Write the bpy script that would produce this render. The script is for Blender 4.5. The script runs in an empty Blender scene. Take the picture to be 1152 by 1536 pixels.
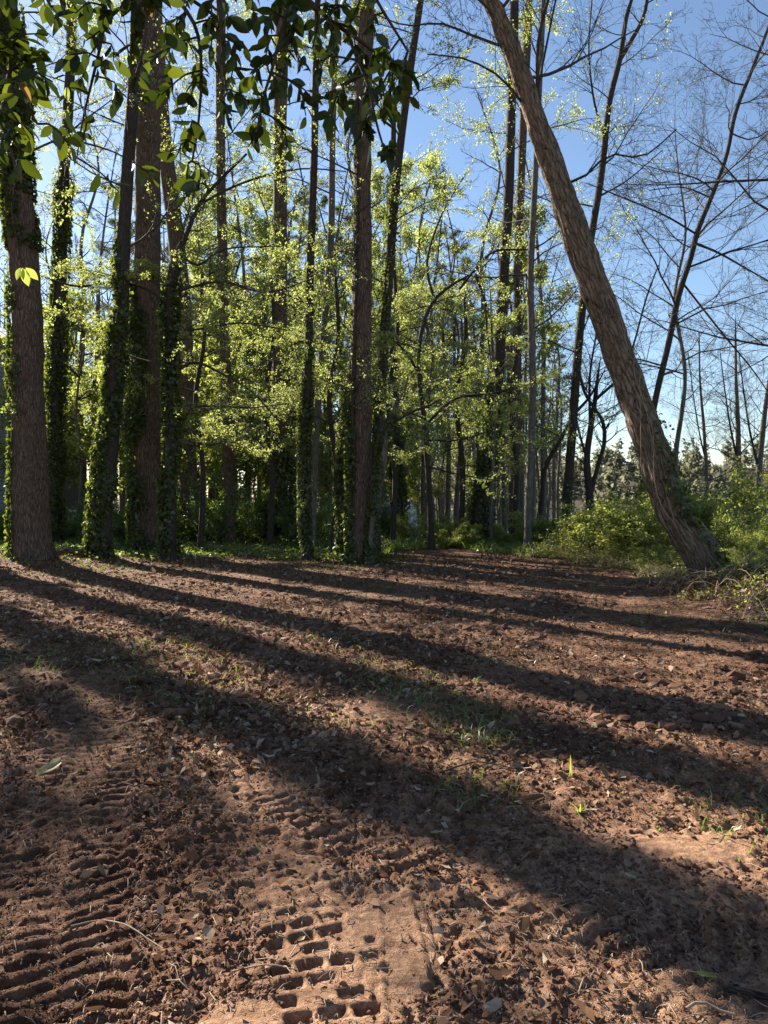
import bpy, math, random
import numpy as np
from math import radians as R, pi

# ------------------------------------------------------------------ camera, sky, sun, exposure
scene = bpy.context.scene
F = 1109.0; HZ = 745.0; CAMZ = 1.6
cam = bpy.data.cameras.new('camera'); cam_o = bpy.data.objects.new('camera', cam)
scene.collection.objects.link(cam_o); scene.camera = cam_o
cam.sensor_fit = 'VERTICAL'; cam.sensor_height = 36; cam.sensor_width = 27; cam.lens = 26
cam.clip_end = 4000; cam.clip_start = 0.05
cam_o.location = (0, 0, CAMZ); cam_o.rotation_euler = (R(90) - math.atan((768 - HZ) / F), 0, 0)
AZ = 42.0; EL = 31.0                      # sun: degrees left of the view axis, elevation
world = bpy.data.worlds.new('World'); scene.world = world; world.use_nodes = True
wn = world.node_tree; bg = wn.nodes['Background']
sky = wn.nodes.new('ShaderNodeTexSky'); sky.sky_type = 'NISHITA'; sky.sun_disc = False
sky.sun_elevation = R(EL); sky.sun_rotation = R(-AZ); sky.air_density = 1.0; sky.dust_density = 0.2; sky.ozone_density = 2.2
bg.inputs['Strength'].default_value = 0.050
wn.links.new(sky.outputs[0], bg.inputs[0])
sun = bpy.data.lights.new('sun', 'SUN'); sun.energy = 5.0; sun.angle = R(0.53); sun.color = (1.0, 0.93, 0.82)
sun_o = bpy.data.objects.new('sun', sun); scene.collection.objects.link(sun_o)
sun_o.rotation_euler = (R(90 - EL), 0, R(180 + AZ)); sun_o.location = (-20, 20, 30)
scene.view_settings.view_transform = 'Standard'; scene.view_settings.look = 'None'
scene.view_settings.exposure = 1.86; scene.view_settings.gamma = 1.0
scene.cycles.max_bounces = 6; scene.cycles.diffuse_bounces = 3; scene.cycles.transmission_bounces = 4
scene.cycles.use_adaptive_sampling = True

rs = np.random.RandomState(7); rd = random.Random(7)
COL = scene.collection

# ------------------------------------------------------------------ noise
def _h(ix, iy, iz, seed):
    n = (ix.astype(np.int64) * 374761393 + iy.astype(np.int64) * 668265263 + iz.astype(np.int64) * 2147483647 + seed * 1274126177) & 0xffffffff
    n = ((n ^ (n >> 13)) * 1274126177) & 0xffffffff
    n = ((n ^ (n >> 15)) * 2246822519) & 0xffffffff
    return ((n ^ (n >> 16)) & 0xffffff) / float(0xffffff)
def noise2(x, y, seed=0):
    x = np.asarray(x, float); y = np.asarray(y, float)
    ix = np.floor(x); iy = np.floor(y); fx = x - ix; fy = y - iy
    ux = fx * fx * (3 - 2 * fx); uy = fy * fy * (3 - 2 * fy); z = np.zeros_like(ix)
    a = _h(ix, iy, z, seed); b = _h(ix + 1, iy, z, seed); c = _h(ix, iy + 1, z, seed); d = _h(ix + 1, iy + 1, z, seed)
    return (a * (1 - ux) + b * ux) * (1 - uy) + (c * (1 - ux) + d * ux) * uy      # 0..1
def noise3(x, y, z, seed=0):
    x, y, z = np.broadcast_arrays(np.asarray(x, float), y, z)
    ix = np.floor(x); iy = np.floor(y); iz = np.floor(z); fx = x - ix; fy = y - iy; fz = z - iz
    ux = fx * fx * (3 - 2 * fx); uy = fy * fy * (3 - 2 * fy); uz = fz * fz * (3 - 2 * fz)
    r = 0
    for dz, wz in ((0, 1 - uz), (1, uz)):
        a = _h(ix, iy, iz + dz, seed); b = _h(ix + 1, iy, iz + dz, seed); c = _h(ix, iy + 1, iz + dz, seed); d = _h(ix + 1, iy + 1, iz + dz, seed)
        r = r + wz * ((a * (1 - ux) + b * ux) * (1 - uy) + (c * (1 - ux) + d * ux) * uy)
    return r
def fbm2(x, y, o=4, seed=0, g=0.5):
    s = 0; a = 1; t = 0
    for i in range(o):
        c, q = math.cos(i * 1.3), math.sin(i * 1.3)
        s = s + a * noise2((x * c - y * q) * 2 ** i, (x * q + y * c) * 2 ** i, seed + i); t += a; a *= g
    return s / t
def sstep(a, b, x):
    t = np.clip((np.asarray(x, float) - a) / (b - a), 0, 1); return t * t * (3 - 2 * t)

# ------------------------------------------------------------------ pixel (photo 1152x1536) -> world
def at(px, py, d):
    """point at distance d ahead of the camera seen near that pixel (camera pitch ignored: 1.2 degrees)"""
    return np.array([(px - 576) / F * d, d, CAMZ + (HZ - py) / F * d])
def gp(px, py):
    d = CAMZ * F / (py - HZ); return ((px - 576) / F * d, d)

# ------------------------------------------------------------------ terrain
def soil(x, y):
    """1 where the cleared red soil lies, 0 in the undergrowth"""
    edge = 19.6 + 2.0 * (fbm2(x * 0.5, y * 0.0 + 3, 4, 5, .6) - .5) * 2 - 0.10 * np.clip(x, 0, 9) ** 1.35 + 5.5 * np.exp(-((x - 1.6) / 1.6) ** 2) * .6 - .25 * np.clip(-x - 4, 0, 9)
    right = 4.3 + 0.7 * (fbm2(y * 0.6, x * 0 + 1, 3, 8) - .5) * 2 + .24 * np.clip(y - 9.6, 0, 9) + np.clip(9 - y, 0, 9) * .5
    return sstep(0.5, -0.5, y - edge) * sstep(0.4, -0.4, x - right)
def G(x, y):
    x = np.asarray(x, float); y = np.asarray(y, float)
    z = 0.10 * (fbm2(x * 0.16, y * 0.16, 3, 11) - 0.5) * sstep(2, 8, y)
    z = z + 0.42 * np.exp(-(((x - 7.6) / 1.9) ** 2 + ((y - 12.2) / 4.0) ** 2))
    z = z + 0.42 * np.exp(-(((x - 5.6) / .95) ** 2 + ((y - 10.6) / 1.5) ** 2))
    z = z + 0.25 * np.exp(-(((x + 9.5) / 3) ** 2 + ((y - 19) / 3) ** 2))
    z = z - 0.9 * sstep(22, 45, y) * sstep(-12, -4, x) - 3.2 * sstep(30, 62, y) * sstep(-6, 8, x - 0.0)
    z = z + (17.0 + 9 * fbm2(x * .012, y * .004, 3, 4)) * sstep(265, 420, y) * sstep(-40, 0, x + 20) - 1.5 * sstep(200, 260, y) * 0
    return z
def polydist(x, y, pts):
    best = np.full(x.shape, 1e9); S = np.zeros(x.shape); W = np.zeros(x.shape); acc = 0
    for (ax, ay), (bx, by) in zip(pts[:-1], pts[1:]):
        L = math.hypot(bx - ax, by - ay); ux, uy = (bx - ax) / L, (by - ay) / L
        t = (x - ax) * ux + (y - ay) * uy; tc = np.clip(t, 0, L)
        dx = x - ax - tc * ux; dy = y - ay - tc * uy; dd = np.hypot(dx, dy)
        side = (x - ax) * uy - (y - ay) * ux; m = dd < best
        best = np.where(m, dd, best); S = np.where(m, acc + tc, S); W = np.where(m, side, W); acc += L
    return best, S, W, acc
TRACKS = [  # points, half width, pitch, depth, brick columns
    ([(-2.6, 6.6), (-1.95, 5.0), (-1.7, 4.1), (-1.35, 3.0), (-1.1, 2.4), (-.8, 1.3)], .29, .088, .023, 0),
    ([(-.74, 4.0), (-.60, 3.5), (-.42, 3.05), (-.22, 2.62), (-.12, 2.2), (-.05, 1.5)], .18, .086, .025, 3),
    ([(-.8, 4.25), (-.26, 3.75), (.36, 3.22), (.83, 2.84), (1.25, 2.5), (2.1, 2.0)], .27, .105, .024, 0),
    ([(-.2, 7.4), (1.2, 6.2), (2.4, 5.2), (3.6, 4.6), (6, 3.9)], .26, .14, .024, 0),
    ([(.4, 5.3), (1.0, 4.75), (1.7, 4.2), (2.3, 3.6), (3.2, 3.0)], .24, .13, .022, 0),
    ([(-4.2, 9.8), (-1.5, 9.0), (1.8, 8.6), (5.0, 8.8)], .3, .2, .02, 0),
    ([(-3.2, 12.2), (0, 11.6), (3.6, 12.4)], .3, .22, .03, 0),
    ([(-2.2, 14.6), (1.2, 14.8), (4.0, 14.4)], .3, .22, .03, 0)]
def smooth_patches(x, y):
    m = np.exp(-(((x - .03) / .17) ** 2 + ((y - 2.66) / .34) ** 2) ** 2)
    m = np.maximum(m, np.exp(-(((x - 1.42) / .26) ** 2 + ((y - 3.36) / .15) ** 2) ** 2))
    m = np.maximum(m, np.exp(-(((x + .42) / .16) ** 2 + ((y - 2.2) / .12) ** 2) ** 2))
    return m * .9
def micro(x, y):
    s = soil(x, y); far = sstep(14, 5, y) * .6 + .4
    rough = np.clip(.35 + 1.3 * (fbm2(x * 1.1, y * 1.1, 3, 21) - .25), .25, 1.25)
    sm = smooth_patches(x, y); rough = rough * (1 - .92 * sm)
    n = lambda k, sd: noise2(x * k + 3.1 * sd, y * k - 1.7 * sd, sd)
    h = .05 * (fbm2(x * .8, y * .8, 2, 31) - .5)
    wx = x + .03 * (n(9, 71) - .5); wy = y + .03 * (n(9, 72) - .5)
    c1 = 1 - np.abs(2 * noise2(wx * 9, wy * 9, 41) - 1); c2 = 1 - np.abs(2 * noise2(wx * 19, wy * 19, 42) - 1)
    c3 = noise2(wx * 44, wy * 44, 43); c4 = noise2(wx * 95, wy * 95, 44); c5 = n(4, 45)
    lump = .040 * (c5 - .5) - .030 * (c1 ** 2 - .3) - .018 * (c2 ** 2 - .3) + .013 * (c3 - .5) + .007 * (c4 - .5)
    pits = sstep(.62, .80, noise2(wx * 12, wy * 12, 46)) * .020 + sstep(.66, .8, noise2(wx * 26, wy * 26, 47)) * .012
    lump = lump - pits
    big = sstep(.68, .86, noise2(wx * 6.2, wy * 6.2, 48)) * .03 + sstep(.70, .85, noise2(wx * 15, wy * 15, 49)) * .018
    h = h + rough * (lump + big * (.6 + .6 * c2))
    for i, (pts, hw, pitch, depth, br) in enumerate(TRACKS):
        bb = (x > min(p[0] for p in pts) - .6) & (x < max(p[0] for p in pts) + .6) & (y > min(p[1] for p in pts) - .6) & (y < max(p[1] for p in pts) + .6)
        if not bb.any(): continue
        xx, yy = x[bb], y[bb]
        wob = .035 * (noise2(xx * 5, yy * 5, 60 + i) - .5) + .012 * (noise2(xx * 22, yy * 22, 80 + i) - .5)
        D, S, W, T = polydist(xx, yy, pts)
        inside = sstep(hw + .02, hw - .02, D + wob) * sstep(0, .3, S) * sstep(T, T - .3, S)
        a = np.abs(W) / hw
        if br:
            row = np.floor((S + wob * .3) / pitch); ph = (S + wob * .3) / pitch - row
            col = (W / hw * 1.6 + .5 * (row % 2) * .6 + 10 + wob * 3); cf = col - np.floor(col)
            hole = sstep(.12, .34, ph) * sstep(.90, .76, ph) * sstep(.03, .16, cf) * sstep(.98, .86, cf) * (.62 + .6 * noise2(xx * 14, yy * 14, 6))
            keep = sstep(.12, .34, noise2(row * 7.3, np.floor(col) * 3.1, 5))
            near = sstep(2.95, 2.7, yy) * .8 + .2
            dz = -depth * hole * keep * near + .006
            flat = .85 * near
        else:
            ph = (S + .07 * a ** 1.3 * (1 if i != 0 else .2) + wob * 1.9) / pitch; ph = ph - np.floor(ph)
            bar = sstep(.0, .18, ph) * sstep(.74, .5, ph)
            strength = .1 + 1.2 * noise2(xx * 3.4, yy * 3.4, 90 + i)
            cut = 1 - .7 * np.exp(-((W + .02) / .025) ** 2)
            dz = depth * (bar - .5) * strength * cut - .008 + .022 * np.exp(-((a - 1.05) / .12) ** 2)
            flat = .38
        hh = h[bb]; h[bb] = hh * (1 - flat * inside) + dz * inside
    for (ax, ay), (bx, by), hgt in (((-.02, 2.9), (.0, 2.2), .012), ((.10, 2.92), (.15, 2.45), .016), ((.16, 2.9), (.21, 2.5), -.02)):
        D, S, W, T = polydist(x, y, [(ax, ay), (bx, by)])
        h = h + hgt * np.exp(-(D / .008) ** 2)
    return h * (s * far + (1 - s) * .8) * sstep(60, 25, y)
def Hgt(x, y):
    x = np.atleast_1d(np.asarray(x, float)); y = np.atleast_1d(np.asarray(y, float)); return G(x, y) + micro(x, y)

# ------------------------------------------------------------------ mesh helpers
def newmesh(name, V, faces, attrs=None, smooth=True):
    me = bpy.data.meshes.new(name); V = np.ascontiguousarray(V, dtype=np.float32)
    me.vertices.add(len(V)); me.vertices.foreach_set('co', V.ravel())
    fl = [np.asarray(f, np.int32) for f in faces if len(f)]
    nl = sum(f.size for f in fl); npg = sum(len(f) for f in fl)
    me.loops.add(nl); me.polygons.add(npg)
    me.loops.foreach_set('vertex_index', np.concatenate([f.ravel() for f in fl]))
    tot = np.concatenate([np.full(len(f), f.shape[1], np.int32) for f in fl])
    st = np.concatenate([[0], np.cumsum(tot)[:-1]]).astype(np.int32)
    me.polygons.foreach_set('loop_start', st); me.polygons.foreach_set('loop_total', tot)
    me.polygons.foreach_set('use_smooth', np.full(npg, smooth, dtype=bool))
    for k, a in (attrs or {}).items():
        a = np.ascontiguousarray(a, np.float32)
        if a.ndim == 1: at_ = me.attributes.new(k, 'FLOAT', 'POINT'); at_.data.foreach_set('value', a)
        else: at_ = me.attributes.new(k, 'FLOAT_VECTOR', 'POINT'); at_.data.foreach_set('vector', a.ravel())
    me.update(calc_edges=True); me.validate()
    return me
class MB:
    def __init__(s): s.V = []; s.F = {}; s.rn = []; s.bk = []; s.n = 0
    def add(s, V, F_, rn=0.5, bk=None):
        V = np.asarray(V, float); F_ = np.asarray(F_, np.int64)
        s.V.append(V); s.F.setdefault(F_.shape[1], []).append(F_ + s.n)
        s.rn.append(np.full(len(V), rn) if np.isscalar(rn) else rn); s.bk.append(V if bk is None else bk); s.n += len(V)
    def build(s, name, m, parent=None, off=(0, 0, 0), smooth=True, kind=None):
        if not s.n: return None
        V = np.concatenate(s.V) - np.asarray(off)
        me = newmesh(name, V, [np.concatenate(f) for f in s.F.values()], {'rnd': np.concatenate(s.rn), 'bk': np.concatenate(s.bk)}, smooth)
        me.materials.append(m)
        return link(name, me, parent, kind)
def link(name, me, parent=None, kind=None):
    o = bpy.data.objects.new(name, me); COL.objects.link(o); o.parent = parent
    if kind: o['kind'] = kind
    return o
def tag(o, label=None, cat=None, group=None, kind=None):
    for k, v in (('label', label), ('category', cat), ('group', group), ('kind', kind)):
        if v: o[k] = v
    return o
def empty(name, loc, label, cat, group=None, rz=0, sc=1):
    o = bpy.data.objects.new(name, None); COL.objects.link(o); o.location = tuple(float(v) for v in loc); o.rotation_euler = (0, 0, rz)
    o.scale = (sc, sc, sc) if np.isscalar(sc) else sc; o.empty_display_size = .2
    return tag(o, label, cat, group)
KIDS = {}
def copy_tree(o, loc, rz=0, sc=1, label=None, group=None):
    if o.name not in KIDS: KIDS[o.name] = [c for c in bpy.data.objects if c.parent == o]
    c = o.copy(); COL.objects.link(c); c.location = tuple(float(v) for v in loc); c.rotation_euler = (0, 0, rz); c.scale = (sc, sc, sc) if np.isscalar(sc) else sc
    if label: c['label'] = label
    if group: c['group'] = group
    for k in KIDS[o.name]:
        q = k.copy(); COL.objects.link(q); q.parent = c
    return c
def nrm(v): return v / np.maximum(np.linalg.norm(v, axis=-1, keepdims=True), 1e-9)
def tubes(mb, lines, sides, rn=None, cap=True):
    """lines: list of (pts (N,3), radii (N,)); batched by N"""
    g = {}
    for p, r in lines: g.setdefault(len(p), []).append((p, r))
    for N, ls in g.items():
        P = np.array([l[0] for l in ls], float); Rr = np.array([l[1] for l in ls], float); M = len(ls)
        T = np.empty_like(P); T[:, 1:-1] = P[:, 2:] - P[:, :-2]; T[:, 0] = P[:, 1] - P[:, 0]; T[:, -1] = P[:, -1] - P[:, -2]; T = nrm(T)
        ov = nrm(P[:, -1] - P[:, 0]); ref = np.where(np.abs(ov[:, 2:3]) > .7, np.array([[0, 1., 0]]), np.array([[0, 0, 1.]]))[:, None, :]
        A = nrm(np.cross(T, np.broadcast_to(ref, T.shape))); B = np.cross(T, A)
        th = np.arange(sides) * 2 * pi / sides
        c = np.cos(th)[None, None, :, None]; s_ = np.sin(th)[None, None, :, None]
        rr = Rr[:, :, None, None]
        V = P[:, :, None, :] + rr * (c * A[:, :, None, :] + s_ * B[:, :, None, :])
        seg = np.linalg.norm(np.diff(P, axis=1), axis=2); v = np.concatenate([np.zeros((M, 1)), np.cumsum(seg, 1)], 1)
        off = rs.rand(M, 1, 1) * 50
        BK = np.stack(np.broadcast_arrays(rr[..., 0] * c[..., 0] + off, rr[..., 0] * s_[..., 0], v[:, :, None] + off), -1)
        i = np.arange(N - 1)[:, None]; j = np.arange(sides)[None, :]; j2 = (j + 1) % sides
        q = np.stack([i * sides + j, i * sides + j2, (i + 1) * sides + j2, (i + 1) * sides + j], -1).reshape(-1, 4)
        Fq = (q[None] + (np.arange(M) * N * sides)[:, None, None]).reshape(-1, 4)
        rv = np.repeat(rs.rand(M), N * sides)
        mb.add(V.reshape(-1, 3), Fq, rv, BK.reshape(-1, 3))
def leaves(mb, P, D, Nn, size, aspect=.6, shape='kite', fold=.18, curl=.12, rn=None):
    """P leaf base points, D direction to tip, Nn approximate normal, size length"""
    n = len(P)
    if n == 0: return
    D = nrm(D); S = nrm(np.cross(D, Nn)); N2 = np.cross(S, D)
    L = np.asarray(size).reshape(-1, 1) * np.ones((n, 1)); W = L * aspect * .5
    rn = rs.rand(n) if rn is None else rn
    if shape == 'kite':
        V = np.stack([P, P + D * L * .45 + S * W + N2 * W * fold * 2, P + D * L - N2 * L * curl, P + D * L * .45 - S * W + N2 * W * fold * 2], 1)
        f = np.array([[0, 1, 2], [0, 2, 3]]); k = 4
    elif shape == 'ivy':
        V = np.stack([P, P + D * L * .15 + S * W * 1.0 + N2 * W * fold, P + D * L * .55 + S * W * .55 + N2 * W * fold, P + D * L - N2 * L * curl, P + D * L * .55 - S * W * .55 + N2 * W * fold, P + D * L * .15 - S * W * 1.0 + N2 * W * fold], 1)
        f = np.array([[0, 1, 2], [0, 2, 3], [0, 3, 4], [0, 4, 5]]); k = 6
    elif shape == 'scrap':
        u = [(.0, .1), (.25, .8), (.6, .9), (1.0, .1), (.65, -.8), (.25, -.9)]
        V = np.stack([P + D * L * (a + .16 * rs.randn(n, 1)) + S * W * (b * (.6 + .8 * rs.rand(n, 1))) + N2 * (W * fold * 2 * rs.rand(n, 1) * abs(b) - L * curl * a * a * rs.randn(n, 1)) for a, b in u], 1)
        f = np.array([[0, 1, 2], [0, 2, 3], [0, 3, 4], [0, 4, 5]]); k = 6
    else:  # oval
        u = [(.0, .0), (.28, .85), (.62, .9), (1.0, 0), (.62, -.9), (.28, -.85)]
        V = np.stack([P + D * L * a + S * W * b + N2 * (W * fold * 2 * abs(b) - L * curl * a * a) for a, b in u], 1)
        f = np.array([[0, 1, 2], [0, 2, 3], [0, 3, 4], [0, 4, 5]]); k = 6
    Fq = (f[None] + (np.arange(n) * k)[:, None, None]).reshape(-1, 3)
    mb.add(V.reshape(-1, 3), Fq, np.repeat(rn, k))
def rndvec(n): return nrm(rs.randn(n, 3))

# ------------------------------------------------------------------ materials
def M(name):
    m = bpy.data.materials.new(name); m.use_nodes = True; nt = m.node_tree; nt.nodes.clear()
    return m, nt, nt.nodes, nt.links
def ramp(nt, stops, fac, interp='LINEAR'):
    r = nt.nodes.new('ShaderNodeValToRGB'); r.color_ramp.interpolation = interp
    el = r.color_ramp.elements
    while len(el) < len(stops): el.new(.5)
    for e, (p, c) in zip(el, stops): e.position = p; e.color = (*c, 1)
    nt.links.new(fac, r.inputs[0]); return r.outputs[0]
def tex_noise(nt, vec, scale, detail=4, rough=.55, dist=0):
    n = nt.nodes.new('ShaderNodeTexNoise'); n.inputs['Scale'].default_value = scale; n.inputs['Detail'].default_value = detail
    n.inputs['Roughness'].default_value = rough; n.inputs['Distortion'].default_value = dist
    if vec is not None: nt.links.new(vec, n.inputs['Vector'])
    return n.outputs['Fac']
def attr(nt, name, out='Fac'):
    a = nt.nodes.new('ShaderNodeAttribute'); a.attribute_name = name; return a.outputs[out]
def mathn(nt, op, a, b=None):
    m = nt.nodes.new('ShaderNodeMath'); m.operation = op
    for i, v in enumerate((a, b)):
        if v is None: continue
        if isinstance(v, (int, float)): m.inputs[i].default_value = v
        else: nt.links.new(v, m.inputs[i])
    return m.outputs[0]
def mixc(nt, f, a, b, mode='MIX'):
    m = nt.nodes.new('ShaderNodeMix'); m.data_type = 'RGBA'; m.blend_type = mode
    for s, v in ((m.inputs[0], f), (m.inputs[6], a), (m.inputs[7], b)):
        if isinstance(v, (int, float)): s.default_value = v
        elif isinstance(v, tuple): s.default_value = (*v, 1)
        else: nt.links.new(v, s)
    return m.outputs[2]
def mapping(nt, vec, sc):
    m = nt.nodes.new('ShaderNodeMapping'); m.inputs['Scale'].default_value = sc; nt.links.new(vec, m.inputs['Vector']); return m.outputs[0]
def finish(nt, col, rough=.9, bump=None, bstr=.5, bdist=.01, spec=.2):
    p = nt.nodes.new('ShaderNodeBsdfPrincipled'); o = nt.nodes.new('ShaderNodeOutputMaterial')
    if isinstance(col, tuple): p.inputs['Base Color'].default_value = (*col, 1)
    else: nt.links.new(col, p.inputs['Base Color'])
    if isinstance(rough, (int, float)): p.inputs['Roughness'].default_value = rough
    else: nt.links.new(rough, p.inputs['Roughness'])
    p.inputs['Specular IOR Level'].default_value = spec
    if bump is not None:
        b = nt.nodes.new('ShaderNodeBump'); b.inputs['Strength'].default_value = bstr; b.inputs['Distance'].default_value = bdist
        nt.links.new(bump, b.inputs['Height']); nt.links.new(b.outputs[0], p.inputs['Normal'])
    nt.links.new(p.outputs[0], o.inputs[0]); return p
def bark_mat(name, dark, light, moss=None, sc=1.0, bd=.02):
    m, nt, N_, L_ = M(name); v0 = attr(nt, 'bk', 'Vector')
    w = N_.new('ShaderNodeTexNoise'); w.inputs['Scale'].default_value = 5; w.inputs['Detail'].default_value = 3; L_.new(v0, w.inputs['Vector'])
    w1 = N_.new('ShaderNodeVectorMath'); w1.operation = 'SUBTRACT'; L_.new(w.outputs['Color'], w1.inputs[0]); w1.inputs[1].default_value = (.5, .5, .5)
    w2 = N_.new('ShaderNodeVectorMath'); w2.operation = 'SCALE'; L_.new(w1.outputs[0], w2.inputs[0]); w2.inputs['Scale'].default_value = .11
    w3 = N_.new('ShaderNodeVectorMath'); w3.operation = 'ADD'; L_.new(v0, w3.inputs[0]); L_.new(w2.outputs[0], w3.inputs[1]); v = w3.outputs[0]
    a = tex_noise(nt, mapping(nt, v, (30 * sc, 30 * sc, 5.5 * sc)), 1, 7, .66, .9)
    vo = N_.new('ShaderNodeTexVoronoi'); vo.feature = 'DISTANCE_TO_EDGE'; vo.inputs['Scale'].default_value = 1
    L_.new(mapping(nt, v, (19 * sc, 19 * sc, 3.0 * sc)), vo.inputs['Vector'])
    hgt = mathn(nt, 'ADD', mathn(nt, 'MULTIPLY', mathn(nt, 'MINIMUM', mathn(nt, 'MULTIPLY', vo.outputs['Distance'], 3.0), 1.0), .38), mathn(nt, 'MULTIPLY', a, .85))
    col = ramp(nt, [(.34, dark), (.52, tuple((x + y) / 2 for x, y in zip(dark, light))), (.80, light)], hgt)
    pt = tex_noise(nt, v, 1.6, 3)
    col = mixc(nt, ramp(nt, [(.4, (0, 0, 0)), (.75, (.5, .5, .5))], pt), col, tuple(x * .55 for x in light))
    if moss: col = mixc(nt, ramp(nt, [(.52, (0, 0, 0)), (.7, (.6, .6, .6))], tex_noise(nt, v, 2.7, 4)), col, moss)
    finish(nt, col, .92, hgt, .9, bd * 1.5, .15); return m
def leaf_mat(name, cols, trans, tw=.45, gloss=.08, rough=.4, under=None):
    """cols: reflected colour stops over the leaf's random value, trans: colour of light passing through"""
    m, nt, N_, L_ = M(name); r = attr(nt, 'rnd')
    c = ramp(nt, [(i / max(1, len(cols) - 1), k) for i, k in enumerate(cols)], r)
    if under:
        g = N_.new('ShaderNodeNewGeometry'); c = mixc(nt, g.outputs['Backfacing'], c, under)
    t = ramp(nt, [(i / max(1, len(trans) - 1), k) for i, k in enumerate(trans)], r)
    d = N_.new('ShaderNodeBsdfDiffuse'); L_.new(c, d.inputs[0])
    tr = N_.new('ShaderNodeBsdfTranslucent'); L_.new(t, tr.inputs[0])
    gl = N_.new('ShaderNodeBsdfGlossy'); gl.inputs['Roughness'].default_value = rough; gl.inputs[0].default_value = (.9, .95, 1, 1)
    m1 = N_.new('ShaderNodeMixShader'); m1.inputs[0].default_value = tw; L_.new(d.outputs[0], m1.inputs[1]); L_.new(tr.outputs[0], m1.inputs[2])
    m2 = N_.new('ShaderNodeMixShader'); m2.inputs[0].default_value = gloss; L_.new(m1.outputs[0], m2.inputs[1]); L_.new(gl.outputs[0], m2.inputs[2])
    o = N_.new('ShaderNodeOutputMaterial'); L_.new(m2.outputs[0], o.inputs[0]); return m
def plain(name, c, rough=.8, var=.25, sc=6, bump=.3):
    m, nt, N_, L_ = M(name); tc = N_.new('ShaderNodeTexCoord'); n = tex_noise(nt, tc.outputs['Object'], sc, 5)
    col = ramp(nt, [(.2, tuple(x * (1 - var) for x in c)), (.8, tuple(min(1, x * (1 + var)) for x in c))], n)
    finish(nt, col, rough, n, bump, .01, .3); return m

MAT = {}
MAT['bark_red'] = bark_mat('furrowed_brown_bark', (.022, .015, .011), (.20, .138, .100), None, 1.1, .04)
MAT['bark_lean'] = bark_mat('leaning_tree_bark', (.026, .018, .013), (.33, .245, .17), None, .95, .06)
MAT['bark_grey'] = bark_mat('grey_bark', (.045, .038, .032), (.19, .165, .135), (.05, .06, .03), 1.2, .01)
MAT['bark_dark'] = bark_mat('dark_bark', (.022, .018, .015), (.075, .06, .05), (.04, .045, .02), 1.3, .01)
MAT['twig'] = plain('twig_bark', (.055, .043, .036), .9, .3, 9, .1)
MAT['twig_tan'] = plain('dry_twig', (.30, .22, .15), .9, .35, 12, .2)
MAT['spring'] = leaf_mat('spring_leaf', [(.17, .20, .05), (.21, .23, .07), (.13, .17, .045)], [(.43, .50, .11), (.56, .57, .17), (.35, .44, .09)], .55, .03)
MAT['green'] = leaf_mat('shrub_leaf', [(.08, .10, .028), (.12, .14, .04), (.17, .18, .055)], [(.32, .39, .06), (.45, .49, .09), (.56, .56, .13)], .55, .03)
MAT['deep'] = leaf_mat('evergreen_leaf', [(.04, .065, .016), (.07, .10, .025), (.10, .13, .035)], [(.16, .26, .02), (.26, .36, .03), (.36, .44, .05)], .45, .06)
MAT['ivy'] = leaf_mat('ivy_leaf', [(.022, .032, .006), (.040, .052, .010), (.08, .09, .022)], [(.12, .17, .01), (.24, .30, .03), (.46, .50, .08)], .36, .028, .4)
MAT['magnolia'] = leaf_mat('magnolia_leaf', [(.018, .030, .006), (.026, .042, .009), (.036, .054, .011)], [(.02, .035, .003), (.045, .07, .005), (.07, .10, .007), (.24, .29, .018)], .22, .02, .3)
MAT['magnolia_young'] = leaf_mat('pale_leaf', [(.12, .17, .03), (.17, .21, .04)], [(.34, .42, .05), (.42, .48, .08)], .5, .04)
MAT['magnolia_brown'] = leaf_mat('brown_leaf', [(.14, .08, .02), (.2, .12, .03)], [(.35, .2, .04), (.3, .18, .04)], .4, .03)
MAT['litter'] = leaf_mat('leaf_litter', [(.06, .032, .02), (.12, .066, .040), (.24, .155, .10), (.09, .045, .028), (.42, .32, .23), (.15, .08, .045), (.05, .03, .02)], [(.14, .07, .03), (.2, .12, .06)], .12, .0, .5)
MAT['needle'] = leaf_mat('pine_needles', [(.035, .055, .025), (.06, .08, .035)], [(.12, .16, .05), (.2, .22, .07)], .35, .03)
MAT['grass'] = leaf_mat('grass_blade', [(.045, .085, .015), (.09, .13, .025), (.17, .19, .05)], [(.18, .3, .03), (.32, .42, .05)], .4, .04)
MAT['straw'] = leaf_mat('dry_grass', [(.28, .23, .12), (.36, .31, .17)], [(.5, .42, .2), (.4, .38, .15)], .35, .03)
MAT['far_leaf'] = leaf_mat('far_wood_leaf', [(.09, .10, .07), (.15, .15, .10), (.14, .12, .10)], [(.24, .25, .14), (.34, .32, .2)], .35, .0)

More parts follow.
